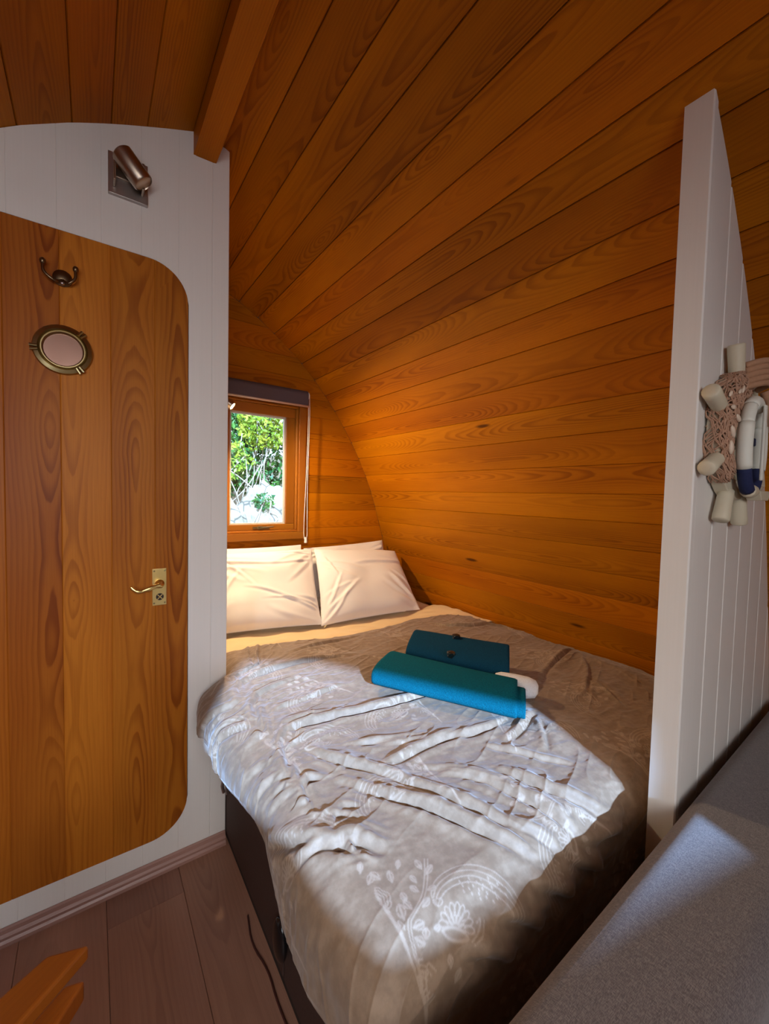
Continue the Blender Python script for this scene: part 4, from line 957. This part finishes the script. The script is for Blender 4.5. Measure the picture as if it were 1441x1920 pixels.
# ------------------------------------------------------------------ sofa (its back seen from above)
sf = empty('sofa', (0.9, 0.0, 0)); tag(sf, 'dark grey tweed sofa with its back against the white partition', 'sofa')
def rbox(name, x0, x1, y0, y1, z0, z1, bev, mat, parent, dz=0.0):
    q = MB(); v = [(x, y, z) for x in (x0, x1) for y in (y0, y1) for z in (z0, z1)]
    v = [(x, y, z+(dz*(x-x0)/(x1-x0) if z == z1 else 0)) for x, y, z in v]
    q.add(v, [(0, 1, 3, 2), (4, 6, 7, 5), (0, 4, 5, 1), (2, 3, 7, 6), (0, 2, 6, 4), (1, 5, 7, 3)])
    o = q.obj(name, mat, parent, True); b_ = o.modifiers.new('b', 'BEVEL'); b_.width = bev; b_.segments = 8; return o
rbox('backrest', 0.20, 1.60, 0.100, 0.272, 0.06, 0.612, 0.040, M['tweed'], sf, 0.036)
rbox('seat_base', 0.20, 1.66, -0.62, 0.09, 0.06, 0.30, 0.02, M['tweed'], sf)
rbox('seat_cushion', 0.33, 0.98, -0.63, 0.088, 0.305, 0.45, 0.04, M['tweed'], sf); rbox('seat_cushion', 0.985, 1.60, -0.63, 0.088, 0.305, 0.45, 0.04, M['tweed'], sf)
rbox('armrest', 0.19, 0.325, -0.63, 0.088, 0.06, 0.56, 0.03, M['tweed'], sf)
for x in (0.26, 1.55):
    for y in (-0.56, 0.18):
        q = MB(); q.lathe([(0, 0), (0.018, 0), (0.024, 0.062), (0, 0.062)], (x, y, 0), (0, 0, 1), 14); q.obj('leg', M['blackplastic'], sf, auto=True)

# ------------------------------------------------------------------ wooden chair at lower left
ch = empty('wooden_chair', (-0.25, 0.35, 0)); tag(ch, 'orange brown wooden armchair, only its arm tip showing in the lower left corner', 'chair')
def bar(name, pts2, z0, z1, mat=M['arm']):
    q = MB(); n = len(pts2); v = [(x, y, z) for z in (z0, z1) for x, y in pts2]
    q.add(v, [tuple(range(n))[::-1], tuple(range(n, 2*n))]+[(i, (i+1) % n, n+(i+1) % n, n+i) for i in range(n)], [(p[0]*.8+p[1]*.6, p[1]*.8-p[0]*.6) for p in v])
    return q.obj(name, mat, ch, bevel=0.004)
def fp(px, py, z): return onz(px, py, z)[:2]
A_, B_, C_, D_ = fp(168, 1768, 0.655), fp(88, 1790, 0.655), fp(0, 1868, 0.655), fp(50, 1925, 0.655)
dr_ = (C_-B_)/np.linalg.norm(C_-B_)+(D_-A_)/np.linalg.norm(D_-A_); dr_ = dr_/np.linalg.norm(dr_)
C2 = C_+dr_*0.30; D2 = D_+dr_*0.36
bar('armrest', [tuple(A_), tuple(B_), tuple(C_), tuple(C2), tuple(D2)], 0.635, 0.655)
A_, D_ = fp(160, 1822, 0.62), fp(95, 1925, 0.62); B_, C_ = fp(120, 1835, 0.62), fp(20, 1925, 0.62)
bar('arm_rail', [tuple(A_), tuple(B_), tuple(B_+dr_*0.38), tuple(D_+dr_*0.30), tuple(D_)], 0.585, 0.612)
bar('seat', [(-0.12, 0.40), (-0.33, 0.52), (-0.56, 0.16), (-0.34, 0.04)], 0.40, 0.43)
for (x, y) in ((-0.155, 0.39), (-0.32, 0.475), (-0.515, 0.17), (-0.345, 0.085)):
    q = MB(); q.box(x-.018, x+.018, y-.018, y+.018, 0.0, 0.40 if (x, y) != (-0.155, 0.39) else 0.585); q.obj('leg', M['arm'], ch, bevel=0.003)
bar('backrest', [(-0.34, 0.05), (-0.36, 0.04), (-0.575, 0.155), (-0.555, 0.165)], 0.43, 0.90)

# ------------------------------------------------------------------ outside: garden bank behind the pod
gg = MB()
n = 40; X_ = np.linspace(-8, 14, n); Y_ = np.linspace(2.4, 16, n); v = []
for x in X_:
    for y in Y_: v.append((x, y, -0.35+0.28*max(0, y-5.0)+0.15*math.sin(x*1.3+y)))
gg.add(v, [(i*n+j, (i+1)*n+j, (i+1)*n+j+1, i*n+j+1) for i in range(n-1) for j in range(n-1)])
gnd = gg.obj('garden_ground', M['soil'], None, True); tag(gnd, kind='structure')
def rock(c, r, seed, label):
    bm = bmesh.new(); bmesh.ops.create_icosphere(bm, subdivisions=5, radius=1.0); rr = np.random.default_rng(seed); pl = rr.normal(size=(14, 3)); pl /= np.linalg.norm(pl, axis=1)[:, None]; dd = rr.uniform(.62, .95, 14)
    for v_ in bm.verts:
        p_ = np.array(v_.co)
        for n_, d_ in zip(pl, dd):
            e_ = p_@n_-d_
            if e_ > 0: p_ = p_-n_*e_*0.92
        p_ = p_*(1+0.05*math.sin(p_[0]*9+seed*3)*math.sin(p_[2]*11+p_[1]*7)+0.03*math.sin(p_[0]*23+p_[2]*19)+0.02*math.sin(p_[2]*41+p_[0]*37+seed))
        v_.co = Vector(p_*np.array(r))
    me = bpy.data.meshes.new('rock'); bm.to_mesh(me); bm.free(); me.materials.append(M['rock']); o = bpy.data.objects.new('rock', me); C.objects.link(o); o.location = c
    tag(o, label, 'rock', 'pale rocks outside the window')
rock((1.45, 6.3, 0.35), (0.55, 0.5, 0.95), 1, 'tall sunlit pale rock at the left, low in the window view')
rock((2.35, 6.5, 0.45), (0.60, 0.5, 0.95), 2, 'sunlit pale rock at the right, low in the window view')
rock((1.95, 5.6, 0.0), (0.65, 0.4, 0.75), 3, 'low pale rock in front of the others, at the bottom of the window view')
def shrub(name, label, c, r, nl, mat, seed, size=0.05, shade=None):
    t_ = empty(name, (c[0], c[1], -0.2)); tag(t_, label, 'shrub'); rr = np.random.default_rng(seed)
    d = rr.normal(size=(nl, 3)); d /= np.linalg.norm(d, axis=1)[:, None]; rad = rr.uniform(.45, 1.0, nl)**.5
    lump = 1+0.25*np.sin(d[:, 0]*5+seed)*np.sin(d[:, 2]*6+seed*2); p_ = np.array(c)+d*rad[:, None]*lump[:, None]*np.array(r)
    a = rr.normal(size=(nl, 3)); a /= np.linalg.norm(a, axis=1)[:, None]; b_ = np.cross(a, rr.normal(size=(nl, 3))); b_ /= np.linalg.norm(b_, axis=1)[:, None]
    sz = rr.uniform(.6, 1.3, nl)[:, None]*size
    V_ = np.stack([p_-a*sz, p_-b_*sz*.45+np.cross(a, b_)*sz*.12, p_+a*sz, p_+b_*sz*.45+np.cross(a, b_)*sz*.12], 1).reshape(-1, 3)
    me = bpy.data.meshes.new('foliage'); me.vertices.add(len(V_)); me.vertices.foreach_set('co', V_.astype(np.float32).ravel()); me.loops.add(nl*4)
    me.loops.foreach_set('vertex_index', np.arange(nl*4, dtype=np.int32)); me.polygons.add(nl); me.polygons.foreach_set('loop_start', np.arange(0, nl*4, 4, dtype=np.int32)); me.update(calc_edges=True)
    me.materials.append(mat); o = bpy.data.objects.new('foliage', me); C.objects.link(o); o['kind'] = 'stuff'; o.parent = t_; o.matrix_parent_inverse = wm_inv(t_)
    for k in range(7):
        q = MB(); e_ = np.array(c)+rr.normal(size=3)*np.array(r)*.55; s0 = np.array([c[0]+rr.uniform(-1, 1)*r[0], c[1]+rr.uniform(-.2, .3), 0.0]); m_ = (s0+e_)/2+rr.normal(size=3)*np.array([.35, .2, .2])
        q.tube(chaikin([s0, m_, (m_+e_)/2+rr.normal(size=3)*.12, e_], 2), 0.010, 6); q.obj('branch', M['branch'], t_, True)
shrub('shrub', 'dark green leafy shrub filling the upper left of the window view', (1.75, 8.1, 2.0), (1.15, .7, 1.15), 5200, M['leaf'], 3, 0.065)
shrub('shrub', 'yellow green sunlit shrub at the upper right of the window view', (2.55, 7.3, 2.35), (.50, .4, .42), 1300, M['leafy'], 4, 0.05)
shrub('shrub', 'dark green shrub behind the yellow green one, right of the window view', (3.1, 8.3, 1.9), (1.0, .7, 1.1), 4200, M['leaf'], 5, 0.065)
shrub('shrub', 'small sunlit yellow green sprig hanging over the rocks, left in the window view', (1.75, 6.9, 1.75), (.42, .3, .38), 650, M['leafy'], 6, 0.045)
shrub('shrub', 'little green plant growing between the pale rocks', (2.15, 6.15, 1.05), (.16, .14, .14), 220, M['leaf'], 7, 0.035)
